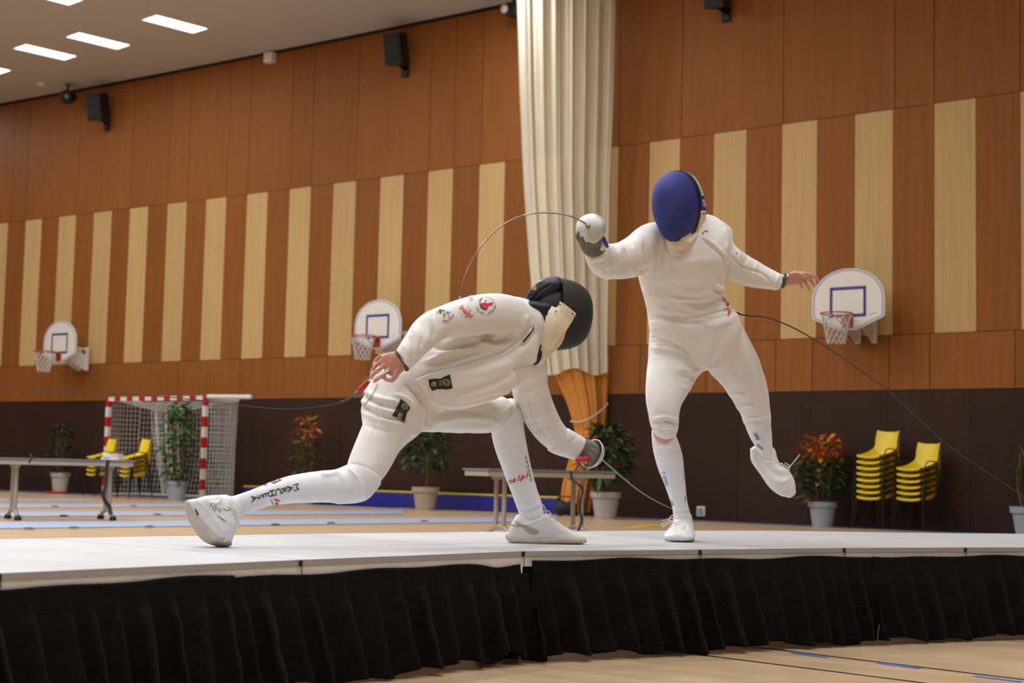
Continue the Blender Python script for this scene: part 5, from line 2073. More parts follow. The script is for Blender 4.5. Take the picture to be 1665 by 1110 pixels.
# lettering along the rear sock, read from the knee down
P0, P1 = np.array([481, 792.0]), np.array([412.5, 810.0])
for i, ch in enumerate('MARCHESA'):
    t = i / 7
    c = P0 + (P1 - P0) * t + np.array([0, 2.5 * math.sin(math.pi * t) * -0.2])
    a = math.radians(172 if i < 5 else 166)
    # each letter stands with its foot to the left, top to the right
    d.text(ch, c, (2.0, 16.0), (13.4, -3.7), 'blackprint', .0024, bold=.01)
d.poly([[(428, 785), (433, 783.5), (434.5, 788.5), (429.5, 790)]], 'redprint', .002)
d.poly(stroke2([(441, 784), (446, 785.5), (451, 783), (455, 780.5), (458, 781)], 1.3), 'blackprint', .0022)
d.poly([[(442, 781.5), (447, 780.5), (450, 781.5), (445, 783.5)], [(452, 778.8), (455, 777.8), (456.5, 779), (453, 780.4)]], 'redprint', .002)
d.poly([[(445, 810), (454, 812.5), (455, 815), (447, 813.5)], [(446.5, 816), (453, 817), (452.5, 820.5), (448.5, 821.5)]], 'redprint', .002)
d.poly(stroke2([(441, 812), (443, 818), (445, 821.5)], 1.3), 'greenprint', .002)
d.build('lettering', sockR)
d = Decal(bvh_of([sockF]))
d.text('inalpi', (843.5, 777.5), (13.5, -3.2), (2.2, 13.0), 'redprint', .0024, bold=.03, shear=.2) if False else None
for i, ch in enumerate('nalpi'):
    t = i / 4
    d.text(ch, (829.5 + 27.5 * t, 782.0 - 9.5 * t), (12.5, -3.6), (3.4, -12.8), 'redprint', .0024, bold=.03)
for i, ch in enumerate('MARCHE'):
    t = i / 5
    d.text(ch, (854.5 + 8.5 * t, 744 + 36 * t), (1.4, 7.0), (4.0, -1.0), 'blackprint', .0024, bold=.02)
d.build('lettering', sockF)

# ---- rings and wrist band on the bare hand
m = MB()


def ringat(c, axis2, r, Z):
    ax = unit((axis2[0] * RT - axis2[1] * UP))
    s1 = unit(np.cross(ax, FW)); s2 = np.cross(ax, s1)
    p = px(c[0], c[1], Z)
    return [p + r * (math.cos(t) * s1 + math.sin(t) * s2) for t in np.linspace(0, 2 * math.pi, 20, endpoint=False)]


m = MB(); m.tube(ringat((618.5, 579.5), (-8, 3), .0098, 5.975), .0022, 6, closed=True); o = m.build('finger_ring', 'steel', LF, smooth=True)
m = MB(); m.tube(ringat((629, 604), (-8, 7), .0112, 5.942), .0026, 6, closed=True); m.build('finger_ring', 'steel', LF, smooth=True)
m = MB()
pts = catmull([(644.5, 571.5), (652, 575), (659, 582), (663, 591), (662.5, 599.5), (659, 602)], 5)
cuff = MB()
V, F = loft([(641, 571.5, 660.5, 604, 5.962, .031), (644.5, 570, 664.5, 603, 5.964, .033)], cap=(.05, .05), e=2.4)
cuff.add(V, F)
cuff.build('wrist_band', 'khaki', LF, smooth=True)


# ================================================================== RIGHT FENCER (leaping, facing us)
def LEAN(x, y):
    # the leaping fencer leans his trunk towards us and swings the standing knee forward
    if x < 925:
        return 0.0
    t = min(1.0, max(0.0, (545 - y) / 170))
    z = -0.15 * t * t * (3 - 2 * t)
    if x < 1150 and y > 520:
        w = min(1.0, max(0.0, (1150 - x) / 30))
        z += -0.15 * math.exp(-((y - 672) / 62.0) ** 2) * w
    return z


RF = person('person', at(1103, 880, DK), 'person in white fencing kit and blue mask leaping on one leg with raised sword arm')
torso_R = [(1076, 367, 1164, 358, 7.25, .065), (1058, 376, 1181, 366, 7.265, .085), (1044, 396, 1187, 386, 7.215, .108), (1038, 420, 1186, 410, 7.17, .125), (1037, 444, 1182, 436, 7.16, .128), (1042, 466, 1177, 458, 7.16, .128),
           (1048, 488, 1177, 478, 7.17, .126), (1052, 508, 1187, 496, 7.18, .126), (1054, 526, 1198, 514, 7.19, .128), (1057, 541, 1206, 532, 7.20, .130)]
armsw_R = [(1096, 366, 1064, 440, 7.18, .085), (1066, 363, 1040, 444, 7.12, .085), (1043, 380, 1022, 449, 7.05, .08), (1020, 394, 1000, 451.5, 6.99, .074), (1004, 400, 978, 449, 6.95, .068)]
fore_R = [(1012, 398, 982, 452, 6.95, .066), (1000, 401, 965, 444, 6.92, .062), (992, 400, 955, 428, 6.88, .056), (987, 398, 950, 411, 6.85, .048)]
armre_R = [(1174, 361, 1160, 425, 7.29, .072), (1185, 370, 1165, 440, 7.26, .08), (1193, 394, 1174, 450, 7.25, .075), (1206, 408, 1189, 456, 7.27, .07), (1224, 421, 1212, 463, 7.28, .064), (1245, 434, 1234, 467, 7.27, .058), (1263, 443, 1251, 469, 7.26, .05), (1272, 447, 1262, 470, 7.26, .045)]
legst_R = [(1060, 520, 1150, 560, 7.20, .125), (1056, 548, 1150, 590, 7.20, .128), (1055, 572, 1146, 602, 7.20, .122), (1052, 600, 1135, 612, 7.20, .115), (1050, 626, 1123, 630, 7.19, .106), (1051, 650, 1111, 651, 7.18, .096),
           (1054, 670, 1105, 671, 7.17, .088), (1056, 685, 1104, 686, 7.17, .082), (1060, 694, 1102, 696, 7.18, .076)]
shinst_R = [(1059.5, 705, 1098, 705, 7.20, .064), (1060, 714, 1101, 714, 7.22, .065), (1061, 726, 1105, 724, 7.23, .064), (1064, 741, 1109, 737, 7.24, .064), (1070, 762, 1112, 757, 7.25, .060), (1079, 784, 1114, 780, 7.26, .052), (1087, 806, 1116, 804, 7.27, .045), (1093, 824, 1119, 822, 7.27, .041), (1095, 842, 1124, 840, 7.27, .042)]
legtr_R = [(1100, 535, 1206, 528, 7.22, .125), (1122, 566, 1219, 552, 7.24, .125), (1147, 596, 1233, 580, 7.28, .115), (1165, 614, 1242, 606, 7.32, .107), (1180, 633, 1248, 628, 7.36, .098), (1194, 654, 1251, 652, 7.40, .09), (1203, 672, 1253, 673, 7.43, .083), (1208, 686, 1253.5, 688, 7.45, .078)]
shintr_R = [(1209, 682, 1252, 684, 7.45, .066), (1213, 696, 1254, 696, 7.46, .064), (1219, 710, 1255, 710, 7.47, .058), (1227, 724, 1256, 726, 7.48, .050), (1233, 738, 1258, 741, 7.49, .044), (1236, 748, 1261, 748, 7.49, .042)]
rh_c = px(1100, 335, 7.19)
rA = unit(-0.42 * RT - 0.90 * FW - 0.06 * UP); rB = unit(UP - 0.07 * RT); rB = unit(rB - rA * (rB @ rA)); rS = np.cross(rA, rB)
hand_R = [loft([(1270, 448, 1262, 468, 7.26, .026), (1281, 446, 1275, 464, 7.255, .023), (1290, 442.5, 1285, 464, 7.25, .019), (1299, 441.5, 1294, 463, 7.245, .016), (1304, 443, 1299, 461, 7.245, .011)], cap=(.3, .6), seg=20, e=2.4),
          chain([(1299, 444, 7.24, .0098), (1311, 445, 7.235, .009), (1322, 449, 7.235, .0082), (1331, 455, 7.24, .0070)]),
          chain([(1300, 448, 7.24, .0100), (1311, 450.5, 7.23, .0092), (1319, 457, 7.232, .0084), (1323, 464, 7.24, .0072)]),
          chain([(1298, 453.5, 7.24, .0100), (1307, 457, 7.232, .0092), (1312, 464, 7.235, .0084), (1315, 470.5, 7.24, .0072)]),
          chain([(1295, 459, 7.245, .0092), (1301, 462, 7.24, .0082), (1304, 467.5, 7.245, .0068)]),
          chain([(1286, 446, 7.235, .0115), (1294, 444, 7.222, .0105), (1302, 447, 7.215, .0092), (1308, 451, 7.215, .0078)])]
face_R = [blob(rh_c + rA * .0, [rA, rS, rB], (.098, .076, .118)), blob(rh_c + rA * 0.05 - rB * 0.06, [rA, rS, rB], (.042, .05, .06)), blob(rh_c + rA * 0.098 - rB * 0.02, [rA, rS, rB], (.02, .014, .026)),
          blob(rh_c + rA * 0.082 - rB * 0.055, [rA, rS, rB], (.02, .024, .008)), blob(rh_c + rA * 0.08 - rB * 0.068, [rA, rS, rB], (.018, .022, .008)),
          blob(rh_c + rS * 0.074, [rA, rS, rB], (.018, .008, .03)), blob(rh_c - rS * 0.074, [rA, rS, rB], (.018, .008, .03))]
inner = [loft(shrink(r, .72 if r is fore_R else .80), cap=(.5, .5)) for r in (torso_R, armsw_R, fore_R, armre_R, legst_R, shinst_R, legtr_R, shintr_R)]
inner += [loft([(1074, 395, 1124, 395, 7.20, .06), (1080, 370, 1120, 368, 7.18, .055), (1080, 350, 1118, 346, 7.17, .06)]),
          loft([(1063, 688, 1098, 690, 7.18, .054), (1061.5, 700, 1096.5, 701, 7.195, .057), (1066, 716, 1093, 716, 7.21, .042)], cap=(.3, .3)),
          loft([(985, 404, 953, 418, 6.86, .036), (978, 392, 948, 402, 6.83, .03), (970, 380, 945, 388, 6.80, .028)], cap=(.5, .8)),
          loft([(1097, 838, 1122, 838, 7.27, .036), (1093, 856, 1127, 856, 7.26, .036), (1088, 866, 1127, 866, 7.18, .03)], cap=(.5, .8)),
          loft([(1239, 742, 1257, 745, 7.49, .026), (1238, 760, 1262, 756, 7.48, .026), (1254, 786, 1276, 776, 7.46, .022)], cap=(.5, .8))]
garment('body', fuse(inner + hand_R + face_R, 0.0036, 5, 0.5), 'skin', RF)

me = fuse([loft(legst_R, cap=(.5, .12)), loft(legtr_R, cap=(.5, .12)), loft([(1058, 515, 1196, 505, 7.20, .118), (1057, 540, 1206, 532, 7.20, .125), (1068, 570, 1205, 560, 7.21, .122), (1110, 590, 1170, 586, 7.22, .09)], cap=(.4, .5))], 0.005, 5)
cloth_noise(me, 0.003, 20, 5)
wrinkle(me, [([(1058, 548), (1085, 546), (1110, 552), (1132, 572)], 4, .010), ([(1058, 556), (1085, 555), (1110, 563), (1130, 580)], 3.5, -.010), ([(1060, 565), (1090, 566), (1115, 575)], 4, .008), ([(1062, 575), (1090, 577)], 4, -.006),
             ([(1100, 600), (1125, 604), (1142, 600)], 4, .007), ([(1105, 610), (1125, 614), (1136, 612)], 4, -.006), ([(1108, 628), (1118, 632), (1124, 630)], 4, .005),
             ([(1062, 682), (1080, 678), (1102, 684)], 3, .007), ([(1062, 688), (1082, 685), (1102, 690)], 3, -.006), ([(1062, 694), (1082, 694), (1102, 697)], 3, .006), ([(1075, 680), (1082, 690), (1094, 692)], 3, .005),
             ([(1150, 602), (1172, 616), (1182, 630)], 5, .007), ([(1180, 634), (1192, 650), (1202, 668)], 5, .006), ([(1188, 642), (1198, 640), (1210, 642)], 4, .005), ([(1200, 662), (1212, 658), (1225, 660)], 4, .005),
             ([(1210, 680), (1230, 677), (1252, 680)], 2.5, .005), ([(1208, 686), (1230, 685), (1252, 688)], 2.5, -.003), ([(1140, 600), (1160, 570), (1175, 540)], 9, -.004), ([(1052, 600), (1056, 630), (1054, 660)], 4, .004)])
wrinkle(me, [([(1060, 548), (1084, 548), (1108, 556), (1130, 573), (1148, 595)], 3.2, -.015, None, 1), ([(1064, 556), (1084, 556), (1100, 560)], 2.2, .007), ([(1066, 562), (1090, 563), (1112, 572)], 2.2, -.007)])
breR = garment('breeches', me, 'cloth', RF)

hem = loft([(1055, 522, 1200, 510, 7.16, .13), (1058, 538, 1206, 530, 7.155, .130), (1074, 551, 1204, 550, 7.15, .122), (1098, 567, 1192, 567, 7.15, .108), (1121, 583, 1176, 582, 7.155, .095), (1139, 595, 1162, 594, 7.16, .08)], cap=(.3, .25), e=2.6)
me = fuse([loft(torso_R, cap=(.4, .2)), loft(armsw_R, cap=(.6, .6)), loft(fore_R, cap=(.6, .12)), loft(armre_R, cap=(.6, .12)), hem, loft([(1082, 362, 1140, 358, 7.27, .05), (1086, 350, 1134, 346, 7.27, .045)], cap=(.4, .2)),
           loft([(1062, 372, 1072, 430, 7.14, .09), (1046, 386, 1052, 446, 7.12, .085)], cap=(.6, .6))], 0.005, 4)
cloth_noise(me, 0.003, 18, 6)
wrinkle(me, [
    ([(1140, 388), (1162, 405), (1178, 422), (1181, 450)], 2.2, -.006), ([(1142, 384), (1166, 402), (1182, 420)], 3, .005), ([(1187, 410), (1196, 425), (1215, 437), (1240, 445), (1256, 462)], 2, -.005),
    ([(1060, 452), (1100, 462), (1150, 460)], 7, .006), ([(1090, 484), (1130, 488), (1176, 480)], 4, .007), ([(1060, 500), (1100, 508), (1150, 516)], 6, .006), ([(1070, 515), (1110, 524), (1160, 524)], 5, -.006), ([(1090, 420), (1120, 426), (1160, 420)], 10, .005), ([(1100, 470), (1140, 478), (1180, 472)], 6, .006), ([(1110, 490), (1145, 494), (1182, 484)], 5, -.006), ([(1120, 502), (1155, 506), (1188, 498)], 5, .008), ([(1130, 515), (1160, 518), (1190, 510)], 4, -.006), ([(1140, 526), (1165, 528), (1192, 520)], 5, .006),
    ([(1160, 462), (1172, 468), (1180, 466)], 4, .010), ([(1160, 470), (1175, 476), (1184, 474)], 3, -.008), ([(1085, 498), (1110, 520), (1150, 530)], 7, -.004), ([(1080, 520), (1110, 535), (1150, 540)], 7, .004),
    ([(1045, 470), (1060, 480), (1080, 486)], 6, .004), ([(1050, 500), (1065, 510), (1085, 515)], 5, -.004),
    # sword sleeve
    ([(1046, 396), (1050, 420), (1044, 444)], 4, -.008), ([(1056, 388), (1062, 415), (1060, 440)], 5, .006), ([(1028, 398), (1034, 420), (1028, 446)], 4, .007), ([(1016, 402), (1020, 424), (1014, 448)], 4, -.007), ([(1006, 404), (1006, 428), (1000, 450)], 4, .006),
    ([(994, 404), (990, 428), (982, 446)], 4, -.006), ([(968, 438), (985, 436), (1008, 428)], 4, .004), ([(958, 424), (975, 420), (992, 410)], 3, .003), ([(955, 430), (975, 428), (995, 418)], 2, -.003),
    ([(1040, 446), (1052, 440), (1066, 428)], 5, -.008),
    # rear sleeve
    ([(1192, 400), (1188, 425), (1180, 448)], 4, -.007), ([(1202, 410), (1198, 432), (1192, 454)], 4, .006), ([(1214, 418), (1208, 440), (1206, 460)], 4, -.005), ([(1230, 428), (1226, 446), (1222, 464)], 4, .004), ([(1268, 446), (1262, 458), (1258, 468)], 2.5, .004),
    ([(1176, 370), (1184, 388), (1180, 410)], 5, .004),
    ([(1062, 543), (1085, 556), (1110, 575), (1140, 596)], 3, .007), ([(1166, 596), (1180, 580), (1192, 565)], 3, .002), ([(1150, 594), (1168, 560), (1180, 535)], 8, -.004)])
jacR = garment('jacket', me, 'cloth', RF)
jr = bvh_of([jacR])
d = Decal(jr)
d.poly([circle2((1142.5, 379.5), 1.5, 1.3, 10)], 'blackprint', .0022)
d.poly(stroke2([(1144, 376.5), (1147.5, 375.2), (1150.5, 376.5), (1150.8, 378.2)], 1.1), 'blackprint', .0022)
d.poly([circle2((1198, 412), 1.4, 1.8, 8)], 'greyprint', .002)
d.build('maker_mark', jacR)
d = Decal(jr)
for P in ([(1181, 497), (1182, 492), (1184.5, 491), (1185.5, 494), (1183, 498)], [(1180, 503), (1183, 500), (1186, 503), (1184, 507)], [(1182.5, 513), (1185, 508), (1188, 505.5), (1189, 508)], [(1183, 506), (1187, 509), (1184, 514)]):
    d.poly(stroke2(P, 1.6), 'redprint', .0022)
d.poly(stroke2([(1178, 505), (1177, 498), (1179.5, 490), (1184, 486.5)], .7), 'greyprint', .002)
d.build('emblem', jacR)

# socks
me = fuse([loft(shinst_R, cap=(.2, .3))], 0.0042, 4)
wrinkle(me, [([(1062, 738), (1085, 738), (1106, 731)], 1.6, -.003), ([(1062, 734), (1085, 734), (1106, 727)], 2, .0025), ([(1061, 706), (1080, 707), (1097, 706)], 2, .002), ([(1094, 828), (1108, 831), (1121, 828)], 2.5, .003)])
sk1 = garment('sock', me, 'sockm', RF)
sk1['label'] = 'long white sock of the standing leg with blue lettering'
me = fuse([loft(shintr_R, cap=(.2, .3))], 0.0042, 4)
sk2 = garment('sock', me, 'sockm', RF)
sk2['label'] = 'long white sock of the raised leg with blue lettering'
d = Decal(bvh_of([sk1]))
for i, ch in enumerate('FIAMME'):
    t = i / 5
    d.text(ch, (1078.5 + 5.0 * t, 767.5 + 20.5 * t), (.8, 4.5), (8.8, -.6), 'blueprint', .0024, bold=.01)
d.build('lettering', sk1)
d = Decal(bvh_of([sk1]))
for i, ch in enumerate('FIAMME'):
    t = i / 5
    d.text(ch, (1110.2 + 1.6 * t, 757 + 23 * t), (.4, 4.9), (2.8, -.3), 'blueprint', .0024, bold=.01)
d.poly(stroke2([(1091.5, 813), (1093.5, 817), (1094.5, 822)], 1.6), 'greyprint', .0022)
d.poly(stroke2([(1114.5, 806), (1113.5, 811), (1115, 815.5)], 1.6), 'greyprint', .0022)
d.build('side_lettering', sk1)
d = Decal(bvh_of([sk2]))
for i, ch in enumerate('FIAMME'):
    t = i / 5
    d.text(ch, (1227.5 + 4.5 * t, 704 + 9.5 * t), (.9, 3.6), (9.0, .3), 'blueprint', .0024, bold=.03)
d.poly(stroke2([(1231, 722), (1236, 727), (1241, 730)], 3.0), 'greyprint', .0022)
d.build('lettering', sk2)

# shoes: toe of the standing foot points at us
dz = DK


def zline(y_at, Z):
    return 0


def shoe_ring(xl, xr, Z, zb, zt):
    """cross-section across the foot at depth Z, from height zb to zt above the stage"""
    a, b = px(xl, 870, Z), px(xr, 870, Z)
    c = (a + b) / 2
    c[2] = DK + (zb + zt) / 2
    u = (b - a) / 2
    u[2] = 0
    return c, u, (zt - zb) / 2


rings = [shoe_ring(1101, 1124, 7.345, .006, .075), shoe_ring(1096, 1127, 7.31, .006, .098), shoe_ring(1093, 1128, 7.26, .006, .105), shoe_ring(1088, 1129, 7.20, .006, .088), shoe_ring(1082, 1130, 7.14, .006, .064), shoe_ring(1079.5, 1130, 7.10, .006, .050), shoe_ring(1083, 1127, 7.065, .006, .036)]
me = fuse([loft_w([r[0] for r in rings], [r[1] for r in rings], [r[2] for r in rings], e=2.5, cap=(.5, .6)), loft([(1095, 836, 1124, 836, 7.27, .045), (1094, 850, 1127, 850, 7.265, .046)], cap=(.2, .5))], 0.004, 4)
wrinkle(me, [([(1090, 850), (1102, 846), (1112, 848)], 2.5, .004), ([(1098, 858), (1110, 862), (1118, 852)], 3, -.004), ([(1112, 842), (1120, 856), (1126, 866)], 3, .003), ([(1082, 868), (1105, 872), (1129, 866)], 3, -.002)])
sh1 = garment('shoe', me, 'shoe', RF)
sh1['label'] = 'white shoe planted on the stage, toe forward'
rings = [shoe_ring(1079.5, 1130.5, 7.10, .0045, .015), shoe_ring(1092, 1129, 7.24, .0045, .015), shoe_ring(1099, 1126, 7.345, .0045, .015)]
me = fuse([loft_w([r[0] for r in rings], [r[1] for r in rings], [r[2] for r in rings], e=2.6, cap=(.5, .4))], 0.003, 1)
garment('sole', me, 'sole', sh1)
laces([[(1108, 838, 7.20), (1098, 836, 7.20), (1090, 840, 7.19), (1088, 846, 7.19), (1096, 846, 7.19)], [(1104, 844, 7.19), (1094, 842, 7.18), (1086, 844, 7.18), (1076, 846, 7.17)], [(1106, 848, 7.18), (1096, 850, 7.17), (1084, 852, 7.16), (1078, 857, 7.15)],
       [(1100, 852, 7.17), (1090, 847, 7.17), (1080, 850, 7.17), (1074, 855, 7.16)], [(1092, 856, 7.15), (1086, 862, 7.14), (1078, 864, 7.13)]], sh1)

rs = [(1220, 734, 1236, 724, 7.50, .028), (1221, 748, 1258, 728, 7.50, .036), (1228, 760, 1264, 745, 7.49, .040), (1237, 772, 1270, 756, 7.48, .042), (1246, 786, 1280, 763, 7.465, .044), (1256, 797, 1288, 772, 7.45, .043), (1268, 805, 1293, 785, 7.44, .038), (1280, 808, 1294, 798, 7.43, .026)]
me = fuse([loft(rs, cap=(.5, .5), e=2.4)], 0.004, 4)
wrinkle(me, [([(1232, 738), (1244, 752), (1258, 750)], 2.5, .003), ([(1250, 762), (1266, 772), (1278, 772)], 5, -.003), ([(1224, 756), (1244, 782), (1264, 802)], 2.5, -.002), ([(1258, 778), (1272, 784), (1286, 776)], 4, .003)])
sh2 = garment('shoe', me, 'shoe', RF)
sh2['label'] = 'white shoe in the air behind'
laces([[(1258, 746, 7.43), (1268, 756, 7.42), (1278, 758, 7.42), (1284, 766, 7.42)], [(1264, 752, 7.42), (1276, 756, 7.41), (1284, 762, 7.41), (1278, 766, 7.41)], [(1280, 762, 7.41), (1290, 752, 7.42), (1300, 739, 7.43)], [(1270, 752, 7.42), (1280, 760, 7.41), (1285, 758, 7.41), (1276, 752, 7.41)]], sh2)

# glove and cuff strap on the raised sword hand
gl = [loft([(984, 403, 957, 414, 6.85, .036), (984, 398, 949, 410, 6.84, .042), (977, 386, 942, 398, 6.815, .040), (968, 374, 940, 384, 6.80, .034)], cap=(.3, .6)),
      chain([(945, 392, 6.79, .013), (940, 384, 6.775, .0125), (944, 376, 6.77, .0115), (950, 372, 6.775, .010)]), chain([(955, 397, 6.785, .013), (948, 390, 6.765, .0125), (950, 381, 6.762, .0115), (956, 377, 6.77, .010)]),
      chain([(964, 398, 6.785, .0125), (958, 393, 6.763, .012), (958, 385, 6.76, .011), (963, 381, 6.768, .0095)]), chain([(973, 396, 6.79, .012), (968, 393, 6.768, .011), (967, 386, 6.766, .010), (971, 383, 6.772, .009)]),
      chain([(974, 380, 6.81, .013), (968, 370, 6.80, .012), (960, 364, 6.79, .0105)])]
me = fuse(gl, 0.003, 4)
garment('glove', me, 'glovegrey', RF)
m = MB()
V, F = loft([(983, 383, 975, 406, 6.80, .012), (989, 396, 974, 409, 6.82, .014)], cap=(.3, .3)); m.add(V, F)
V, F = loft([(978, 384, 987, 403, 6.79, .008), (981, 382.5, 989.5, 402, 6.795, .008)], cap=(.3, .3)); m.add(V, F, 1)
m.build('cuff_strap', ['whiteprint', 'blueprint'], RF, smooth=True)

# bracelets
for k, (mm, rr_) in enumerate((('steel', .030), ('khaki', .030), ('steel', .029))):
    m = MB()
    V, F = loft([(1271.5 + 4 * k, 445.2 - .6 * k, 1265.5 + 4.2 * k, 469.4 - 1.4 * k, 7.26, .031), (1274.6 + 4 * k, 444.8 - .6 * k, 1268.6 + 4.2 * k, 469 - 1.4 * k, 7.259, .031)], cap=(.05, .05))
    m.add(V, F)
    m.build('bracelet', mm, RF, smooth=True)

# mask
mC = px(1101.5, 338.5, 7.10)
G, A_, B_, S_ = dome(mC, rA, rB, 0.166, 0.100, 0.155, n=48, m=18, p=0.60, chin=0.27)
mk = MB()
V, F = dome_mesh(G); mk.add(V, F)
Gi, _, _, _ = dome(mC + rA * .001, rA, rB, .161, .095, .150, n=48, m=18, p=.60, chin=.27)
V, F = dome_mesh(Gi); mk.add(V, [f[::-1] for f in F])
mk.add(np.vstack([G[0], Gi[0]]), [(i, (i + 1) % n, (i + 1) % n + n, i + n) for i in range(n)])
maskR = mk.build('mask', 'maskblue', RF, smooth=True)
maskR['label'] = 'blue mesh fencing mask with a cream bib'
m = MB()
band = []
for q, k in ((0.0, 1.02), (-0.020, 1.03), (-0.022, 0.97), (0.0, 0.97)):
    band.append([mC + (p - mC) * k + rA * q for p in G[0]])
band.append(band[0])
band = [r + [r[0]] for r in band]
m.grid(band)
m.build('rim', 'blacktrim', maskR, smooth=False)
# blue hood over the back of the head
Gh, _, _, _ = dome(mC - rA * .022, -rA, rB, .170, .106, .175, n=48, m=16, p=.60, chin=.24)
mh = MB(); V, F = dome_mesh(Gh); mh.add(V, F)
hood = mh.build('hood', 'bluecloth', maskR, smooth=True)
me = fuse([loft([(1068, 345, 1145.5, 328, (7.33, 7.19), .055), (1070, 356, 1146, 345, (7.32, 7.17), .06), (1074, 370, 1145, 361, (7.31, 7.15), .07), (1079, 385, 1140, 377, (7.28, 7.13), .08), (1083, 402, 1132, 395, (7.13, 7.08), .098), (1086, 411, 1123, 406, 7.08, .085), (1091, 419, 1112, 415, 7.06, .06)], cap=(.2, .4), e=2.3)], 0.004, 4)
wrinkle(me, [([(1086, 398), (1108, 400), (1128, 388), (1142, 368)], 2.5, .005), ([(1096, 392), (1115, 388), (1130, 376)], 3, -.006), ([(1125, 372), (1134, 366), (1143, 358)], 2.5, .004), ([(1118, 386), (1122, 382), (1124, 376)], 2.5, .004), ([(1086, 405), (1105, 409), (1125, 399)], 2, -.003)])
bibR = garment('bib', me, 'cream', maskR)
hb = bvh_of([hood, bibR])
d = Decal(hb)


def hoodpt(f, a):
    """point on the hood: f angle from the top towards the side (deg), a depth back from the rim 0..1"""
    m_ = Gh.shape[0] - 1
    j = a * m_
    i = f / 360 * 48
    j0 = int(j); tj = j - j0; i0 = int(math.floor(i)); ti = i - i0
    p = (Gh[j0][i0 % 48] * (1 - ti) + Gh[j0][(i0 + 1) % 48] * ti) * (1 - tj) + (Gh[min(j0 + 1, m_)][i0 % 48] * (1 - ti) + Gh[min(j0 + 1, m_)][(i0 + 1) % 48] * ti) * tj
    c = mC - rA * .022
    return p + unit(p - c) * .0018


# which way round is the side that faces right in the picture?
sgn = 1 if proj(hoodpt(90, 0.1))[0] > proj(hoodpt(270, 0.1))[0] else -1
st = MB()
for k, (a0, a1) in enumerate(((0.02, 0.10), (0.10, 0.18), (0.18, 0.28))):
    Gs = [[hoodpt(sgn * f, a) for a in np.linspace(a0, a1, 4)] for f in np.linspace(10, 74, 20)]
    st.grid(Gs, m=k)
st.build('flag_stripes', ['greenprint', 'whiteprint', 'redprint'], hood, smooth=True)
# letters on the side of the hood
st = MB()
V, F = text2d('ITA', 1.0, .03)
Vt = V.copy()
w = V[:, 0].max() - V[:, 0].min()
P = [hoodpt(sgn * (86 - v[1] * 15.0), 0.155 + v[0] * .135) + (unit(hoodpt(sgn * 85, .1) - mC) * .001) for v in Vt]
st.add(P, F)
st.build('lettering', 'whiteprint', hood)
st = MB()
V, F = text2d('a', 1.0, .05)
P = [hoodpt(sgn * (-6 + v[0] * 9), 0.10 - v[1] * .09) for v in V]
st.add(P, F)
st.build('top_mark', 'whiteprint', hood)
# cream side flap of the bib below the letters
Gs = [[hoodpt(sgn * f, a) * 1.0 for a in np.linspace(0.0, 0.36, 6)] for f in np.linspace(97, 140, 10)]
st = MB(); st.grid(Gs)
fl = st.build('bib_side_panel', 'cream', maskR, smooth=True)
sm = fl.modifiers.new('thickness', 'SOLIDIFY'); sm.thickness = .003; sm.offset = 1
st = MB()
for f, a in ((101, .06), (101, .25)):
    p = hoodpt(sgn * f, a)
    n_ = unit(p - mC)
    s1 = unit(np.cross(n_, UP)); s2 = np.cross(n_, s1)
    st.lathe([(0.0045, 0.0), (0.0045, 0.004), (0, 0.005)], p + n_ * .001, 10, axes=[s1, s2, n_])
st.build('press_stud', 'blacktrim', maskR)

_lean = LEAN

# ================================================================== WEAPONS AND BODY WIRES


def epee(label, guard_c, axis, blade_pts, r_bell=.066, depth=.042, grip=None):
    axis = unit(axis)
    s1 = unit(np.cross(axis, UP)); s2 = np.cross(axis, s1)
    r = empty('epee', guard_c)
    tag(r, label, 'sword', 'epees of the two fencers')
    prof = []
    for t in np.linspace(0, 1, 12):
        a = t * math.pi / 2
        prof.append((r_bell * math.sin(a) ** .9, -depth * (1 - math.cos(a))))
    prof = [(0.0, 0.0)] + prof[1:]
    prof = prof + [(r_bell * 1.025, -depth - .001), (r_bell * 1.02, -depth - .004), (r_bell * .975, -depth - .003)] + [(p[0] * .965, p[1] - .003) for p in prof[::-1][:-1]] + [(0.0, -.003)]
    m = MB(); m.lathe(prof, guard_c, 36, axes=[s1, s2, axis])
    b = m.build('guard', 'guard', r, smooth=True)
    m = MB(); m.lathe([(0, .012), (.009, .012), (.010, .0), (.012, -.002)], guard_c, 14, axes=[s1, s2, axis]); m.build('ferrule', 'steel', b, smooth=True)
    m = MB()
    P = spline(blade_pts, 10)
    m.tube(P, np.linspace(.0040, .0019, len(P)), 8)
    m.tube([P[-1], P[-1] + unit(P[-1] - P[-2]) * .012], .004, 8)
    m.build('blade', 'steel', r, smooth=True)
    # pistol grip in the hand
    m = MB()
    h0 = guard_c - axis * .012
    gp = grip or [h0, h0 - axis * .04 + s2 * .004, h0 - axis * .085 - s2 * .006, h0 - axis * .11 - s2 * .02]
    P = spline(gp, 5)
    m.tube(P, np.interp(np.linspace(0, 1, len(P)), [0, .5, 1], [.010, .012, .009]), 10)
    m.tube([P[4], P[4] + s2 * .03], .007, 8)
    m.tube([P[5], P[5] - s2 * .03], .007, 8)
    m.build('grip', 'red', r, smooth=True)
    return r


# left fencer: point low behind the standing ankle
def LEAN(x, y):
    return 0.0


gC = px(973, 743, 6.80)
ax = unit(px(1095, 828, 7.40) - gC)
ax = unit(0.72 * RT - 0.40 * UP + 0.56 * FW)
epee('epee held low by the lunging fencer, blade reaching to the standing ankle', gC, ax, [px(974, 743.5, 6.802), px(985, 752, 6.85), px(1010, 774, 6.97), px(1040, 798, 7.13), px(1070, 816, 7.28), px(1096, 828, 7.42)], grip=[px(969, 742, 6.785), px(958, 745, 6.745), px(947, 747, 6.725), px(936, 749, 6.72)])
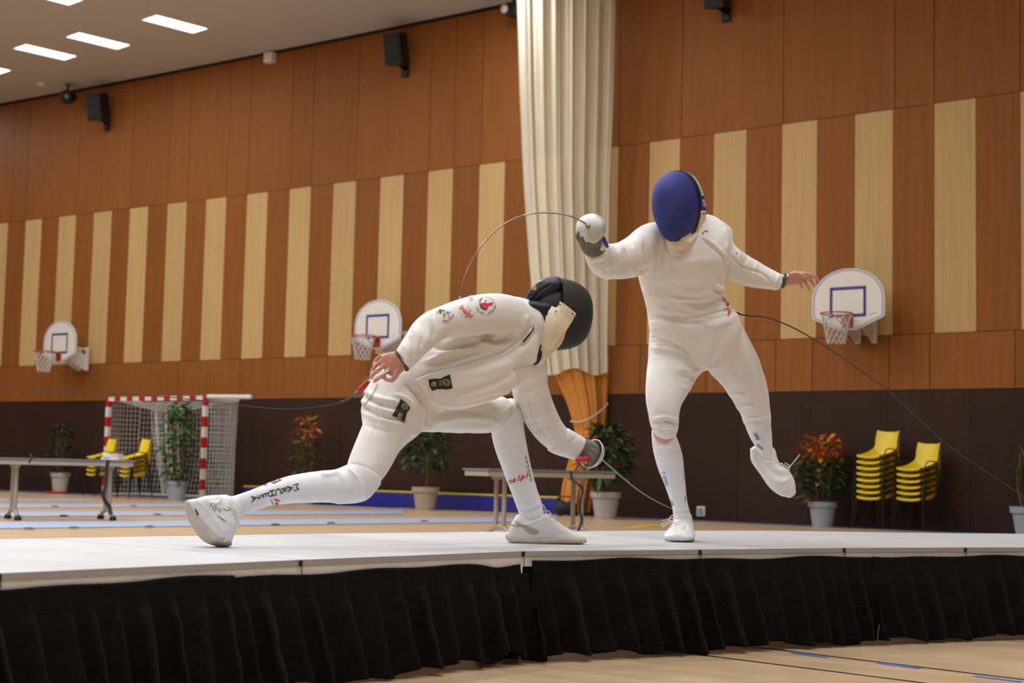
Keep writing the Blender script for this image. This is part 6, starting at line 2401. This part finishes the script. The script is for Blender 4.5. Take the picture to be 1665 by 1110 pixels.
# right fencer: blade bowed over onto the back of the other
LEAN = _lean
gC2 = px(956, 368, 6.74)
ax2 = unit(-0.30 * RT - 0.90 * FW + 0.16 * UP)
epee('epee in the raised hand, blade bowed down onto the back of the lunging fencer', gC2, ax2, [px(954, 365, 6.735), px(944, 359, 6.71), px(925.5, 351, 6.68), px(900, 346.5, 6.52), px(872, 346.5, 6.50), px(842, 353, 6.48), px(812, 370, 6.46), px(786, 396, 6.44), px(766, 427, 6.42), px(754, 455, 6.40), px(748, 482, 6.39)])


LEAN = lambda x, y: 0.0


def body_wire(label, pts, r, n=10):
    return tube_thing('body_wire', 'wire', [px(*p) for p in pts], r, label, 'cable', 'body wires of the two fencers', n, 6)


w1 = empty('body_wire', px(588, 632, 6.0))
tag(w1, 'dark body wire running from the rear hand of the lunging fencer out to the left', 'cable', 'body wires of the two fencers')
m = MB(); m.tube(spline([px(*p) for p in [(577, 643, 6.0), (566, 649, 6.0), (552, 655, 6.0)]], 8), .0045, 8)
m.tube(spline([px(*p) for p in [(552, 655, 6.0), (520, 661, 5.97), (470, 664.5, 5.93), (420, 662, 5.88), (300, 648, 5.76), (200, 640, 5.64), (107, 634, 5.52), (0, 630, 5.38), (-120, 626, 5.2)]], 10), .0019, 6)
m.build('cord', 'wire', w1, smooth=True)
m = MB(); m.tube([px(600, 618, 5.99), px(594, 625, 5.995), px(588, 632, 6.0), px(583, 637, 6.0)], [.008, .0115, .0125, .010], 10); m.build('plug', 'red', w1, smooth=True)
m = MB(); m.tube([px(584, 636, 6.0), px(579, 641.5, 6.0), px(575, 644.5, 6.0)], [.011, .0105, .006], 10)
m.tube([px(592, 616, 5.99), px(597, 613.5, 5.985), px(602, 614, 5.98)], .003, 6); m.build('sleeve', 'glovegrey', w1, smooth=True)
m = MB(); m.tube(spline([px(632, 602, 5.925), px(622, 607.5, 5.92), px(612, 612, 5.925), px(605, 616, 5.96), px(600, 619, 5.985)], 5), .0032, 8); m.build('clip', 'whiteprint', w1, smooth=True)
m = MB()
bb = bvh_of([breeches])
m.tube(drape(bb, catmull([(614, 624), (612, 630), (606, 641), (600, 650), (592, 660)], 5), .003), .0016, 6)
m.build('loose_lead', 'greyprint', w1, smooth=True)
w2 = empty('body_wire', px(1197, 509, 7.19))
tag(w2, 'dark body wire running from the back of the leaping fencer down to the right', 'cable', 'body wires of the two fencers')
m = MB(); m.tube(spline([px(*p) for p in [(1193, 507, 7.22), (1200, 510, 7.25), (1220, 513.5, 7.3), (1243, 515.5, 7.36), (1270, 524, 7.42), (1300, 538, 7.5), (1330, 556, 7.58), (1360, 575, 7.66), (1400, 603, 7.77), (1450, 640, 7.9), (1500, 686, 8.05), (1540, 722, 8.18), (1590, 757, 8.3), (1640, 790, 8.45), (1665, 806, 8.5), (1740, 850, 8.7)]], 8), np.linspace(.0042, .0021, 121), 6)
m.build('cord', 'wire', w2, smooth=True)
m = MB(); m.tube([px(1192, 506.5, 7.215), px(1201, 510.2, 7.252)], .007, 8); m.build('plug', 'blacktrim', w2, smooth=True)
